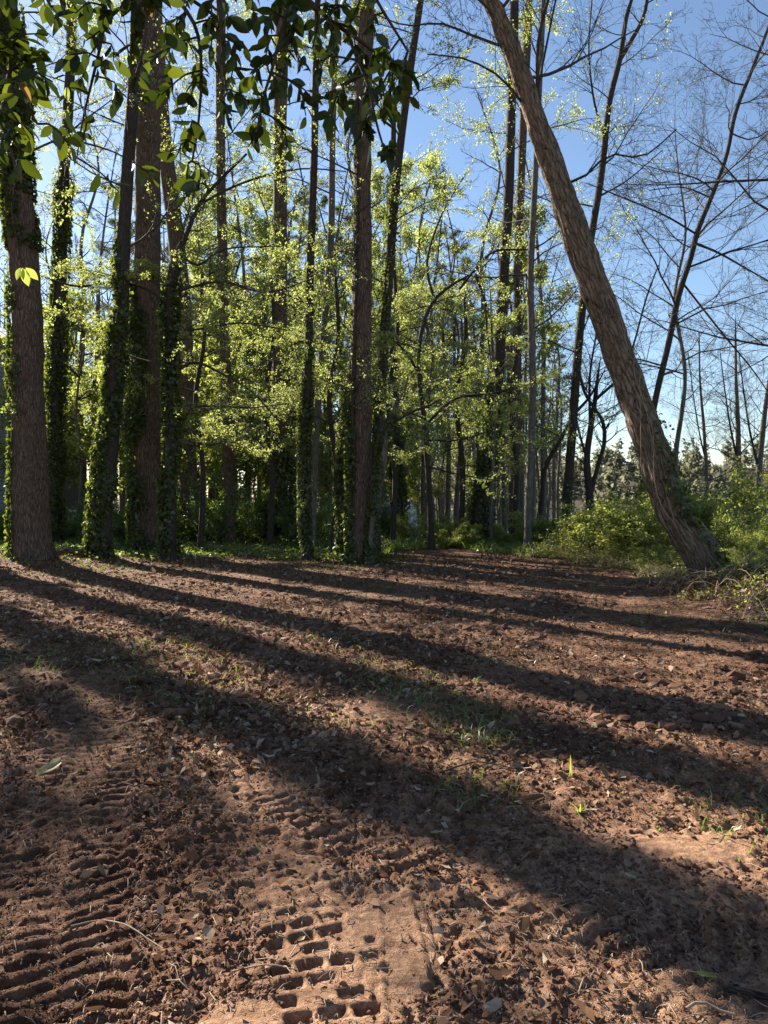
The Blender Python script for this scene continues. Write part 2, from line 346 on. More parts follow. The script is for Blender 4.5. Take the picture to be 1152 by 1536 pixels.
# soil
def soil_mat():
    m, nt, N_, L_ = M('red_soil'); tc = N_.new('ShaderNodeTexCoord'); v = tc.outputs['Object']
    n1 = tex_noise(nt, v, 1.3, 5, .6, .3); n2 = tex_noise(nt, v, 22, 6, .65); n3 = tex_noise(nt, v, 140, 4, .7); n4 = tex_noise(nt, v, 6, 5, .6, .4)
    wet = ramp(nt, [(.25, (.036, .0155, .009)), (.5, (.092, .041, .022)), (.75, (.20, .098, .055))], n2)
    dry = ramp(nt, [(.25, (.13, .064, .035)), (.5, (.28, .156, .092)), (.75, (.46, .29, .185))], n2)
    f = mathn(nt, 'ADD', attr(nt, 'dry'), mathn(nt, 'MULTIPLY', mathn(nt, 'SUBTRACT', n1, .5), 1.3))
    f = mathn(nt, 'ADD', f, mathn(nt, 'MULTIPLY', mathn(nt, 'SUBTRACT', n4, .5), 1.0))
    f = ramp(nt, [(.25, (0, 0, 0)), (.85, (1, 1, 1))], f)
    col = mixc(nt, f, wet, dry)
    col = mixc(nt, ramp(nt, [(.58, (0, 0, 0)), (.66, (.5, .5, .5))], n3), col, (.07, .04, .03))
    col = mixc(nt, ramp(nt, [(.66, (0, 0, 0)), (.72, (.55, .55, .55))], tex_noise(nt, v, 60, 3, .6)), col, (.42, .33, .25))
    duff = ramp(nt, [(.3, (.035, .03, .018)), (.6, (.075, .06, .035)), (.8, (.06, .075, .02))], n2)
    col = mixc(nt, attr(nt, 'duff'), col, duff)
    n5 = tex_noise(nt, v, 11, 8, .72, .5)
    b = mathn(nt, 'ADD', mathn(nt, 'ADD', mathn(nt, 'MULTIPLY', n2, .7), mathn(nt, 'MULTIPLY', n3, .3)), mathn(nt, 'MULTIPLY', n5, mathn(nt, 'ADD', mathn(nt, 'MULTIPLY', attr(nt, 'rise'), 3.2), .6)))
    finish(nt, col, .93, b, 1.0, .026, .12); return m
MAT['soil'] = soil_mat()
def clod_mat():
    m, nt, N_, L_ = M('soil_clod'); r = attr(nt, 'rnd')
    col = ramp(nt, [(0, (.045, .020, .012)), (.5, (.11, .052, .030)), (.85, (.22, .122, .076)), (1, (.36, .235, .16))], r)
    tc = N_.new('ShaderNodeTexCoord'); n = tex_noise(nt, tc.outputs['Object'], 90, 4)
    finish(nt, mixc(nt, n, col, (.14, .075, .05)), .95, n, .6, .008, .1); return m
MAT['clod'] = clod_mat()
def water_mat():
    m, nt, N_, L_ = M('lake_water'); tc = N_.new('ShaderNodeTexCoord')
    n = tex_noise(nt, mapping(nt, tc.outputs['Object'], (1, .4, 1)), 1.2, 4)
    p = finish(nt, (.03, .045, .05), .12, n, .25, .05, .5); return m
MAT['water'] = water_mat()

# ------------------------------------------------------------------ ground sheet
def axis(c0, w, d0, ratio, mid, ratio2, end):
    v = list(np.arange(0, w, d0)); s = d0
    while v[-1] < mid: s *= ratio; v.append(v[-1] + s)
    while v[-1] < end: s *= ratio2; v.append(v[-1] + s)
    return np.array(v) + c0
xr = axis(0, 1.6, .0112, 1.021, 40, 1.2, 900); xs = np.concatenate([-xr[:0:-1], xr])
ys = [1.75]
while ys[-1] < 24: ys.append(ys[-1] + max(.0085, min(ys[-1] ** 2 / 1050, .18)))
while ys[-1] < 1500: ys.append(ys[-1] + (ys[-1] - ys[-2]) * 1.11)
yb = [1.75 - .02]
while yb[-1] > -60: yb.append(yb[-1] - max(.02, (1.75 - yb[-1]) * .22))
ys = np.array(yb[::-1] + ys)
X, Y = np.meshgrid(xs, ys); X = X.ravel(); Y = Y.ravel()
Z = G(X, Y); m_ = (np.abs(X) < 60) & (Y > -10) & (Y < 60); Z[m_] += micro(X[m_], Y[m_])
nx, ny = len(xs), len(ys); i = np.arange(ny - 1)[:, None] * nx; j = np.arange(nx - 1)[None]
quads = np.stack([i + j, i + j + 1, i + j + 1 + nx, i + j + nx], -1).reshape(-1, 4)
dry = .50 + .36 * sstep(4.6, 2.4, Y) * sstep(-.9, .1, X) - .22 * sstep(-.2, -1.0, X) * sstep(4.5, 2.9, Y) + .5 * smooth_patches(X, Y) - .03 * sstep(6, 10, Y)  # soil's own tone differences, plus sunlit brightness painted in as paler foreground
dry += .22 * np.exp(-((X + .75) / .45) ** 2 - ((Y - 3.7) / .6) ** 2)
sl = soil(X, Y)
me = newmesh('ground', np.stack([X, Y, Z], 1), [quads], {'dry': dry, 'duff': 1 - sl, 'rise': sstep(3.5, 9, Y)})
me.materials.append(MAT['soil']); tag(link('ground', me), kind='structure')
print('ground', len(quads), nx, ny)
# lake
me = newmesh('lake', [(-30, 50, -3.1), (700, 50, -3.1), (700, 420, -3.1), (-30, 420, -3.1)], [[(0, 1, 2, 3)]]); me.materials.append(MAT['water'])
tag(link('lake', me), kind='structure')

# ------------------------------------------------------------------ branch growing
def norm3(v):
    l = math.sqrt(v[0] * v[0] + v[1] * v[1] + v[2] * v[2]) or 1; return (v[0] / l, v[1] / l, v[2] / l)
def perp(d, ang, azi):
    a = norm3((-d[1], d[0], 0) if abs(d[2]) < .95 else (1, 0, 0))
    b = (d[1] * a[2] - d[2] * a[1], d[2] * a[0] - d[0] * a[2], d[0] * a[1] - d[1] * a[0])
    c, s = math.cos(azi), math.sin(azi); ca, sa = math.cos(ang), math.sin(ang)
    return norm3(tuple(d[i] * ca + (a[i] * c + b[i] * s) * sa for i in range(3)))
def grow(out, p, d, L, r, lv, K, rg):
    n = K['segs'][lv]; step = L / n; pts = [p]; rad = [r]; wob = K['wob'][lv]; up = K['up'][lv]; dirs = [d]
    for i_ in range(n):
        d = norm3((d[0] + rg.gauss(0, wob), d[1] + rg.gauss(0, wob), d[2] + rg.gauss(0, wob) + up * step))
        p = (p[0] + d[0] * step, p[1] + d[1] * step, p[2] + d[2] * step); pts.append(p); dirs.append(d)
        rad.append(max(K['rmin'], r * (1 - .82 * (i_ + 1) / n)))
    out.setdefault(lv, []).append((pts, rad))
    if lv + 1 < len(K['segs']):
        nk = K['kids'][lv]; nk = int(nk * L + rg.random()) if K.get('perm') else int(nk + rg.random())
        for k in range(nk):
            t = K['t0'] + (1 - K['t0']) * (k + rg.random()) / nk; f = t * n; a = min(n - 1, int(f)); u = f - a
            q = tuple(pts[a][i_] * (1 - u) + pts[a + 1][i_] * u for i_ in range(3))
            cd = perp(dirs[a], K['ang'] + rg.gauss(0, .2), rg.random() * 2 * pi)
            cd = norm3((cd[0], cd[1], cd[2] * K.get('flat', 1)))
            grow(out, q, cd, L * K['ratio'] * (1.15 - .65 * t) * rg.uniform(.7, 1.3), max(K['rmin'], rad[a] * .55), lv + 1, K, rg)
    return out
def ends(out, lv_from, per, jit, rg=None):
    """leaf positions along the fine twigs"""
    P = []; D = []
    for lv, ls in out.items():
        if lv < lv_from: continue
        for pts, rad in ls:
            a = np.array(pts); t = rs.rand(per) ** .7 * (len(a) - 1); i_ = np.minimum(t.astype(int), len(a) - 2); u = (t - i_)[:, None]
            P.append(a[i_] * (1 - u) + a[i_ + 1] * u); D.append(a[i_ + 1] - a[i_])
    if not P: return np.zeros((0, 3)), np.zeros((0, 3))
    P = np.concatenate(P); D = nrm(np.concatenate(D)); return P + rs.randn(*P.shape) * jit, D
K_BARE = dict(segs=[7, 4, 3, 2], wob=[.13, .16, .2, .25], up=[.05, .06, .05, .02], kids=[10, 6, 3], t0=.15, ang=.7, ratio=.46, rmin=.0032)
K_TREE = dict(segs=[6, 4, 2], wob=[.13, .17, .22], up=[.04, .05, .04], kids=[11, 6], t0=.2, ang=.8, ratio=.42, rmin=.004)
K_DOG = dict(segs=[8, 4, 2], wob=[.17, .2, .25], up=[.03, .02, .0], kids=[12, 6], t0=.18, ang=.85, ratio=.38, rmin=.004, flat=.45)

def spline(pts, step=.3):
    P = np.array(pts, float); d = np.concatenate([[0], np.cumsum(np.linalg.norm(np.diff(P[:, :3], axis=0), axis=1))]); n = max(4, int(d[-1] / step))
    t = np.linspace(0, d[-1], n); mm = np.gradient(P, d, axis=0)
    k = np.clip(np.searchsorted(d, t, 'right') - 1, 0, len(d) - 2); h = (d[k + 1] - d[k])[:, None]; u = ((t - d[k])[:, None]) / h
    return (2 * u ** 3 - 3 * u ** 2 + 1) * P[k] + (u ** 3 - 2 * u ** 2 + u) * h * mm[k] + (-2 * u ** 3 + 3 * u ** 2) * P[k + 1] + (u ** 3 - u ** 2) * h * mm[k + 1]
def trunk_mesh(mb, C, rad, sides, amp=.0, flare=.45, fl=.35, lob=5, sd=0):
    """C centres (N,3), rad (N,); furrowed surface with a root flare"""
    N = len(C); T = np.gradient(C, axis=0); T = nrm(T); A = nrm(np.cross(T, np.array([0, 1., 0]))); B = np.cross(T, A)
    th = np.arange(sides) * 2 * pi / sides; c = np.cos(th)[None]; s = np.sin(th)[None]
    v = np.concatenate([[0], np.cumsum(np.linalg.norm(np.diff(C, axis=0), axis=1))])[:, None]
    r = rad[:, None] * (1 + flare * np.exp(-v / fl) * (1 + .35 * np.sin(lob * th[None] + sd) + .2 * np.sin(3 * th[None] + 2 * sd)))
    r = r * (1 + .075 * (noise3(c * 1.5 + sd, s * 1.5, v * .9) - .5) * 2 + (.05 * (noise3(c * 3 + sd, s * 3, v * 2.6) - .5) * 2 if sides > 16 else 0))
    rr = rad[:, None]
    if amp:
        f = noise3(c * rr * 26 + sd * 9, s * rr * 26, v * 2.4 + 0 * c, 3); f2 = noise3(c * rr * 55, s * rr * 55 + sd, v * 8 + 0 * c, 4)
        r = r + amp * ((1 - np.abs(2 * f - 1)) ** 1.0 * -1 + .5) * 1.3 + amp * .6 * (f2 - .5)
    V = C[:, None, :] + r[..., None] * (c[..., None] * A[:, None, :] + s[..., None] * B[:, None, :])
    BK = np.stack(np.broadcast_arrays(rr * c + sd * 3.7, rr * s, v + 0 * c), -1)
    i_ = np.arange(N - 1)[:, None]; j_ = np.arange(sides)[None]; j2 = (j_ + 1) % sides
    q = np.stack([i_ * sides + j_, i_ * sides + j2, (i_ + 1) * sides + j2, (i_ + 1) * sides + j_], -1).reshape(-1, 4)
    mb.add(V.reshape(-1, 3), q, .5, BK.reshape(-1, 3)); return A, B
def ivy_on(mb, C, rad, z0, z1, dens, side=None, spread=2.2, size=.085, bush=.09, seed=0):
    """ivy leaves round a trunk between heights; side: angle (0 = +x) where it is thickest"""
    m = (C[:, 2] >= z0) & (C[:, 2] <= z1); idx = np.where(m)[0]
    if len(idx) < 3: return
    h = C[idx[-1], 2] - C[idx[0], 2]; n = int(dens * h * (2 * pi * rad[idx].mean() + .25) * 2.2)
    t = idx[0] + rs.rand(n) * (len(idx) - 1); a = t.astype(int); a = np.minimum(a, len(C) - 2); u = (t - a)[:, None]
    c = C[a] * (1 - u) + C[a + 1] * u; r = rad[a]
    th = rs.rand(n) * 2 * pi
    nz = noise3(np.cos(th) * 1.3 + seed, np.sin(th) * 1.3, c[:, 2] * 1.1, 9) + .25 * (noise3(np.cos(th) * 4, np.sin(th) * 4, c[:, 2] * 4, 10) - .5)
    keep = nz > .38
    if side is not None:
        dth = np.abs((th - side + pi) % (2 * pi) - pi); keep = (nz - .33 - (dth / spread) ** 2 * .35) > 0
    fade = sstep(z1, z1 - 1.2, c[:, 2]) * .9 + .1; keep &= rs.rand(n) < fade
    th = th[keep]; c = c[keep]; r = r[keep]; nz = nz[keep]; n = len(th)
    rad_ = np.stack([np.cos(th), np.sin(th), 0 * th], 1)
    out = r * 1.02 + .015 + bush * np.clip(nz - .3, 0, 1) * 2.0 * rs.rand(n) ** .7
    P = c + rad_ * out[:, None]
    D = nrm(rad_ * .5 + np.array([0, 0, -1.]) + rs.randn(n, 3) * .55); Nn = nrm(rad_ + np.array([0, 0, .5]) + rs.randn(n, 3) * .45)
    leaves(mb, P, D, Nn, size * (.55 + rs.rand(n) * .8), 1.0, 'kite', .15, .1)

def tree(name, label, cat, d, pts, dia, bark='bark_grey', height=19, sides=12, amp=0, group=None, ivy=(), branches=(), K=K_TREE, nb=8, bz=(6, 16), bl=(2, 4), leaf=None, lper=3, lsize=.05, seed=1, dd=None, flare=.45, up0=.5, bup=None, ljit=.035, llv=1, bare_frac=0.0):
    """pts: photo pixels of the trunk's centre line from the base up; dia: its widths in pixels"""
    rg = random.Random(seed * 77 + 5); global rs
    rs = np.random.RandomState(seed * 31 + 2)
    W = [at(px, py, d + (dd[i_] if dd else 0)) for i_, (px, py) in enumerate(pts)]
    gx, gy = W[0][0], W[0][1]; gz = float(G(gx, gy)); W[0][2] = min(W[0][2], gz); base = np.array([gx, gy, gz])
    if W[0][2] > gz - .15: W[0][2] = gz - .15
    if W[0][2] < gz - .5: W[0][2] = gz - .2
    rad = [w / F * d / 2 for w in dia]
    if W[-1][2] < height:
        dr = nrm(W[-1] - W[-2]); dr = nrm(dr + np.array([0, 0, .35])); k = (height - W[-1][2])
        W += [W[-1] + dr * k * .5, W[-1] + dr * k * .5 + nrm(dr + np.array([rg.uniform(-.1, .1), 0, .3])) * k * .5]; rad += [rad[-1] * .6, rad[-1] * .12]
    S = spline(np.concatenate([np.array(W), np.array(rad)[:, None]], 1), .3 if sides < 20 else .09 if amp else .2)
    C = S[:, :3].copy(); rr = np.maximum(S[:, 3], .006)
    if not dd or True:
        hh = C[:, 2]; C[:, 1] += .12 * (noise2(hh * .35, hh * 0 + seed, 2) - .5) * sstep(0, 2, hh - gz)
    root = empty(name, base, label, cat, group)
    mb = MB(); trunk_mesh(mb, C, rr, sides, amp, flare, .35 if rad[0] > .2 else .2, sd=seed); mb.build('trunk', MAT[bark], root, base)
    allout = {}
    for bp, br in branches:      # explicit limbs: pixel polylines at distance d (+ offsets)
        q = [at(p[0], p[1], d + (p[2] if len(p) > 2 else 0)) for p in bp]; rb = np.linspace(br[0], br[1], len(q)) / F * d / 2 * .85
        SS = spline(np.concatenate([np.array(q), rb[:, None]], 1), .25); out = {}
        b = MB(); tubes(b, [(SS[:, :3], SS[:, 3])], 7)
        for k in range(int(len(SS) * .8)):
            i_ = rg.randrange(len(SS) // 5, len(SS) - 1); dv = norm3(tuple(SS[i_ + 1, :3] - SS[i_, :3]))
            cd = perp(dv, .85, rg.random() * 2 * pi); cd = norm3((cd[0], cd[1], cd[2] * K.get('flat', 1) + .1))
            grow(out, tuple(SS[i_, :3]), cd, rg.uniform(.7, 1.7), max(.005, SS[i_, 3] * .4), 1, K, rg)
        for lv, ls in out.items(): tubes(b, ls, 3)
        b.build('branch', MAT['bark_dark'], root, base)
        for lv, ls in out.items(): allout.setdefault(lv, []).extend(ls)
    top = CAMZ + HZ / F * d + .8
    if bz[1] > top and height > 12.5: nb = max(4, round(nb * (.35 + .65 * (top - bz[0]) / (bz[1] - bz[0])))); bz = (bz[0], top)
    for k in range(nb):
        h = bz[0] + (bz[1] - bz[0]) * (k + rg.random()) / nb; i_ = int(np.argmin(np.abs(C[:, 2] - h)))
        azi = k * 2.4 + rg.random() * 1.2; dr = norm3((math.cos(azi), math.sin(azi), up0 + rg.gauss(0, .15)))
        L = rg.uniform(*bl) * (1.1 - .45 * k / nb); out = grow({}, tuple(C[i_]), dr, L, min(rr[i_] * .5, .008 + L * .0065), 0, K, rg)
        b = MB()
        for lv, ls in out.items(): tubes(b, ls, 5 if lv == 0 else 3)
        b.build('branch', MAT['twig'], root, base)
        if rg.random() >= bare_frac:
            for lv, ls in out.items(): allout.setdefault(lv, []).extend(ls)
    if leaf:
        P, D = ends(allout, llv, lper, ljit); n = len(P)
        if n:
            nz = noise3(P[:, 0] * .9 + seed, P[:, 1] * .9, P[:, 2] * .9, 6); kp = nz > .36; P, D = P[kp], D[kp]; n = len(P)
            b = MB(); leaves(b, P, D * .6 + rndvec(n), nrm(rs.randn(n, 3) * .6 + np.array([0, 0, 1])), lsize * (.5 + rs.rand(n)), .7, 'kite', .2, .1)
            b.build('young_leaves', MAT[leaf], root, base, kind='stuff')
    if ivy:
        b = MB()
        for (y0, y1, dens, side, spr, size, bush) in ivy:
            z0 = CAMZ + (HZ - y0) / F * d; z1 = CAMZ + (HZ - y1) / F * d
            ivy_on(b, C, rr, max(z0, gz), z1, dens, side, spr, size, bush, seed)
        b.build('ivy', MAT['ivy'], root, base, kind='stuff')
    return root

G_IVY = 'ivy covered trees along the back of the clearing'; G_TALL = 'tall trunks at the edge of the clearing'
LEFT = pi; FRONT = -pi / 2
# --- the line of big trees
tree('tall_tree', 'thickest brown furrowed trunk at the left edge, ivy on its left side', 'tree', 17.4,
     [(50, 850), (48, 800), (46, 700), (44, 600), (42, 450), (34, 300), (24, 150), (15, 0)], [60, 57, 50, 47, 43, 39, 37, 35],
     'bark_red', 20, 40, .02, G_TALL, ivy=[(850, 560, 170, LEFT + .2, 1.1, .10, .10), (600, 380, 240, LEFT - .3, 1.5, .09, .12), (380, 0, 260, None, 0, .10, .10)], nb=6, bz=(9, 17), bl=(2, 4), leaf='spring', lper=7, seed=1, flare=.28)
tree('ivy_tree', 'slim dark ivy clad trunk just right of and behind the thickest left trunk', 'tree', 24,
     [(82, 790), (83, 700), (86, 560), (94, 430), (100, 300), (111, 120), (113, 0)], [20, 20, 19, 17, 16, 14, 13],
     'bark_dark', 20, 12, 0, G_IVY, ivy=[(800, 250, 300, None, 0, .09, .13)], nb=9, bz=(8, 17), bl=(2, 3.6), leaf='spring', lper=10, seed=2)
tree('ivy_tree', 'ivy wrapped trunk leaning slightly right between the two thickest left trunks', 'tree', 18.3,
     [(150, 842), (153, 780), (165, 650), (178, 540), (186, 450), (187, 380), (192, 290), (205, 120), (212, 0)], [34, 30, 27, 25, 22, 20, 19, 17, 15],
     'bark_dark', 18, 20, .01, G_IVY, ivy=[(850, 480, 330, LEFT + .5, 2.6, .10, .16), (520, 300, 200, LEFT, 2.2, .09, .10)], nb=7, bz=(7, 16), bl=(2, 3.6), leaf='spring', lper=10, seed=3)
tree('tall_tree', 'second thickest trunk, reddish brown right side and ivy on its left', 'tree', 20.8,
     [(222, 822), (221, 760), (221, 600), (223, 400), (224, 250), (222, 100), (219, 0)], [46, 43, 40, 38, 37, 34, 32],
     'bark_red', 22, 36, .018, G_TALL, ivy=[(830, 380, 330, LEFT + .35, 1.6, .10, .20)], nb=8, bz=(10, 19), bl=(2, 4), leaf='spring', lper=10, seed=4, flare=.3)
tree('ivy_tree', 'small ivy clad tree with dark limbs forking right, beside second thickest trunk', 'tree', 18.6,
     [(253, 836), (254, 760), (258, 640), (258, 520), (260, 430), (272, 380)], [22, 20, 18, 17, 16, 12],
     'bark_dark', 8.0, 14, 0, G_IVY, ivy=[(850, 400, 340, None, 0, .09, .13)],
     branches=[([(268, 395), (286, 345), (300, 312), (322, 285), (345, 262), (372, 236)], (9, 4)), ([(300, 312), (340, 290), (400, 268), (455, 258), (520, 262)], (5, 2)), ([(272, 385, 0), (300, 400, -.5), (330, 380, -1), (420, 372, -1.5)], (5, 2)),
               ([(262, 560), (290, 545, -.3), (335, 562, -.6), (380, 590, -1), (425, 640, -1.2)], (6, 2)), ([(262, 500), (300, 495, -.3), (360, 486, -.7), (440, 498, -1)], (5, 2)),
               ([(262, 440), (330, 425, -.6), (400, 440, -1.2), (470, 420, -2)], (5, 2)), ([(258, 470), (230, 440), (180, 425), (120, 432), (60, 415)], (6, 3)), ([(262, 620), (300, 610, -.6), (370, 612, -1), (430, 606, -2)], (5, 2))],
     K=K_DOG, nb=5, bz=(3.5, 7), bl=(2, 3.2), leaf='spring', lper=19, lsize=.049, seed=5, up0=.25)
tree('tall_tree', 'reddish trunk directly behind the small forking ivy tree', 'tree', 27,
     [(286, 790), (284, 740), (279, 600), (277, 480), (266, 360), (250, 220), (241, 80), (236, 0)], [30, 28, 26, 24, 24, 22, 20, 19],
     'bark_red', 24, 16, 0, G_TALL, ivy=[(800, 690, 120, LEFT, 1.8, .09, .1)], nb=8, bz=(10, 20), bl=(2, 4), leaf='spring', lper=7, seed=6)
tree('tall_tree', 'slim straight trunk midway between the ivy cluster and the ivy based trunk', 'tree', 25,
     [(346, 800), (343, 700), (339, 560), (336, 400), (333, 200), (335, 0)], [17, 17, 16, 15, 14, 13],
     'bark_red', 22, 12, 0, G_TALL, ivy=[(800, 0, 30, LEFT, 2.4, .08, .12)], nb=9, bz=(6, 18), bl=(2, 3.6), leaf='spring', lper=10, seed=7)
tree('tall_tree', 'straight reddish trunk with a broad dark skirt of ivy round its foot', 'tree', 26,
     [(416, 810), (418, 700), (420, 560), (421, 400), (422, 200), (426, 0)], [26, 24, 22, 21, 20, 19],
     'bark_red', 24, 14, 0, G_TALL, ivy=[(820, 640, 330, None, 0, .11, .55), (700, 300, 70, LEFT, 2, .09, .2)], nb=9, bz=(8, 20), bl=(2, 4), leaf='spring', lper=10, seed=8)
tree('ivy_tree', 'thin ivy clad trunk standing left of the central reddish trunk, at soil edge', 'tree', 18.4,
     [(461, 838), (457, 760), (456, 700), (462, 560), (466, 400), (472, 250), (475, 100), (478, 0)], [16, 14, 13, 12, 12, 11, 10, 9],
     'bark_dark', 16, 12, 0, G_IVY, ivy=[(850, 500, 400, None, 0, .075, .07), (520, 300, 100, None, 0, .07, .05)], nb=8, bz=(4, 14), bl=(1.8, 3.2), leaf='spring', lper=12, K=K_DOG, seed=9, up0=.3)
tree('tall_tree', 'thin bare trunk leaning slightly right behind the thin ivy clad trunk', 'tree', 23,
     [(468, 810), (471, 700), (476, 620), (486, 500), (496, 380), (500, 200), (505, 40)], [12, 12, 11, 10, 10, 9, 8],
     'bark_grey', 18, 10, 0, G_TALL, nb=8, bz=(5, 16), bl=(2, 3.4), leaf='spring', lper=10, seed=10)
tree('ivy_tree', 'short ivy smothered stem hugging the left of the central reddish trunk', 'tree', 18.9,
     [(512, 826), (512, 760), (514, 690), (522, 620), (527, 560)], [14, 14, 13, 11, 9],
     'bark_dark', 5.6, 12, 0, G_IVY, ivy=[(840, 540, 330, None, 0, .08, .07)], nb=3, bz=(3.5, 5.4), bl=(1.5, 2.4), leaf='spring', lper=12, K=K_DOG, seed=11)
tree('tall_tree', 'central reddish brown trunk at the soil edge with ivy down its left side', 'tree', 17.6,
     [(542, 846), (541, 800), (541, 700), (542, 560), (543, 400), (544, 250), (546, 100), (550, 0)], [42, 35, 32, 30, 28, 27, 26, 25],
     'bark_red', 22, 40, .018, G_TALL, ivy=[(850, 560, 320, LEFT + .3, .85, .09, .11), (560, 120, 80, LEFT, 1.3, .08, .06), (858, 815, 160, None, 0, .08, .10)],
     branches=[([(533, 740, -.2), (529, 600, -.25), (533, 480, -.25), (536, 330, -.2), (536, 160, -.2)], (6, 4))],
     nb=8, bz=(7.5, 18), bl=(2, 4), leaf='spring', lper=12, seed=12, flare=.3)
tree('ivy_tree', 'pale ivy twisted stem curving right beside the central trunk, broken off above', 'tree', 17.3,
     [(553, 852), (556, 810), (564, 760), (573, 700), (580, 650), (592, 615)], [13, 12, 12, 12, 11, 8],
     'bark_grey', 4.0, 14, 0, G_IVY, ivy=[(845, 600, 420, None, 0, .075, .07)],
     branches=[([(585, 640), (610, 622), (640, 610, -.2), (660, 600, -.4)], (5, 2)), ([(582, 650), (588, 620), (604, 600), (612, 560)], (5, 2))], K=K_DOG, nb=2, bz=(3, 3.9), bl=(1, 1.6), leaf='spring', lper=12, seed=13)
tree('tall_tree', 'slender dark trunk rising behind and right of the central trunk, ivy on it', 'tree', 19.6,
     [(563, 830), (563, 700), (573, 560), (583, 420), (592, 300), (603, 200), (618, 90), (631, 0)], [17, 16, 15, 14, 13, 12, 11, 10],
     'bark_dark', 18, 14, 0, G_TALL, ivy=[(830, 250, 110, LEFT + .6, 2.4, .09, .12)], nb=8, bz=(5, 16), bl=(2, 3.6), leaf='spring', lper=12, seed=14, K=K_DOG)
tree('ivy_tree', 'dark ivy column standing in front of the grey shed', 'tree', 31,
     [(598, 800), (597, 740), (594, 640), (590, 520), (588, 380), (590, 200)], [14, 14, 12, 11, 10, 8],
     'bark_dark', 20, 10, 0, G_IVY, ivy=[(810, 640, 300, None, 0, .12, .22)], nb=7, bz=(8, 18), bl=(2, 4), leaf='spring', lper=7, seed=15)
tree('dogwood_tree', 'crooked dogwood behind the green weeds right of the shed, layered pale leaves', 'tree', 22.5,
     [(648, 806), (644, 740), (637, 640), (628, 560), (634, 490), (648, 456), (676, 430), (708, 412)], [10, 9, 8, 7, 6, 5, 4.5, 3],
     'bark_dark', 9.3, 12, 0, 'small spring trees with pale leaf layers',
     branches=[([(712, 414), (725, 450), (730, 500), (738, 560)], (6, 2)), ([(628, 560), (600, 520, -.4), (560, 500, -.8), (500, 505, -1.2)], (5, 2)), ([(636, 640), (680, 600, -.6), (740, 590, -1.2), (800, 575, -1.5)], (6, 2)),
               ([(637, 660), (690, 660, -.8), (750, 640, -1.5)], (4, 2)), ([(640, 700), (690, 712, -.8), (755, 722, -1.4)], (3, 1.5)), ([(652, 456), (640, 400, .3), (660, 330, .2), (700, 260, 0)], (6, 2)), ([(688, 436), (740, 380, -.3), (800, 375, -.6), (850, 340, -1)], (5, 2))],
     K=K_DOG, nb=8, bz=(3, 9), bl=(2, 3.8), leaf='spring', lper=20, lsize=.051, seed=16, up0=.25)
for k, (px, d_, lab) in enumerate([(404, 23, 'small pale leaved tree in front of the ivy skirted trunk'), (300, 21, 'small pale leaved tree left of the slim straight trunk'), (500, 21, 'small pale leaved tree close behind the central trunk'),
                       (690, 25, 'small pale leaved tree left of the dark ivy trunk in the right woods'), (770, 27, 'small pale leaved tree among the straight grey trunks'), (588, 24, 'slim leafy tree behind the broken ivy stem')]):
    x0 = px; h = [7.5, 8, 9, 8.5, 9, 10][k]
    tree('dogwood_tree', lab, 'tree', d_, [(x0, 800), (x0 + 4, 700), (x0 - 6, 600), (x0 + 8, 500), (x0 + 4, 420)], [9, 8, 7, 6, 5], 'bark_dark', h, 8, 0, 'small spring trees with pale leaf layers',
         K=K_DOG, nb=10, bz=(2.6, h - .5), bl=(2, 3.6), leaf='spring', lper=17, lsize=.049, seed=30 + k, up0=.25)
tree('ivy_tree', 'darkest ivy clad trunk in the right woods beside a pale sapling', 'tree', 25,
     [(718, 822), (724, 760), (735, 660), (746, 560), (753, 440), (760, 320), (765, 180), (769, 0)], [32, 27, 22, 18, 16, 15, 14, 13],
     'bark_dark', 22, 14, 0, G_IVY, ivy=[(830, 560, 220, None, 0, .10, .10)], nb=10, bz=(6, 19), bl=(2, 4.5), leaf='spring', lper=10, seed=17)
tree('young_tree', 'thin pale sunlit sapling just right of the darkest ivy trunk', 'tree', 24,
     [(738, 815), (737, 770), (739, 700), (741, 600), (736, 480)], [6, 6, 5, 4, 3], 'bark_grey', 9, 8, 0, None, nb=4, bz=(5, 8), bl=(1, 2), leaf='spring', lper=7, seed=18)
tree('tall_tree', 'straight brown trunk standing behind the darkest ivy trunk', 'tree', 33,
     [(772, 790), (772, 700), (774, 560), (776, 400), (782, 200), (790, 0)], [17, 16, 15, 13, 12, 10], 'bark_red', 26, 10, 0, G_TALL, nb=9, bz=(9, 24), bl=(2, 5), leaf='spring', lper=7, seed=19)
tree('tall_tree', 'slim grey brown trunk rooted at the soil edge right of the woods', 'tree', 21,
     [(792, 826), (793, 760), (797, 660), (797, 540), (794, 420), (800, 280), (806, 150), (812, 0)], [13, 12, 11, 11, 10, 9, 8, 7], 'bark_grey', 18, 12, 0, G_TALL, nb=9, bz=(6, 16), bl=(2, 3.5), leaf='spring', lper=7, seed=20)
tree('tall_tree', 'dark trunk that forks high up against blue sky left of leaning tree', 'tree', 28,
     [(850, 790), (851, 740), (858, 640), (868, 500), (882, 380), (900, 260), (912, 150), (925, 98), (936, 30), (945, 0)], [15, 14, 13, 12, 11, 10, 9, 8, 6, 5], 'bark_dark', 24, 14, 0, G_TALL,
     ivy=[(800, 380, 40, None, 0, .08, .07)], branches=[([(924, 100), (942, 70), (958, 40), (968, -20), (975, -120)], (9, 5)), ([(905, 215, 0), (890, 170, -.5), (880, 100, -1), (884, 0, -1)], (5, 2)), ([(893, 300), (930, 280, -.4), (990, 230, -1)], (4, 1.5))],
     K=K_BARE, nb=12, bz=(5, 20), bl=(2.5, 5), leaf='spring', lper=1, lsize=.06, seed=21, bare_frac=.5)
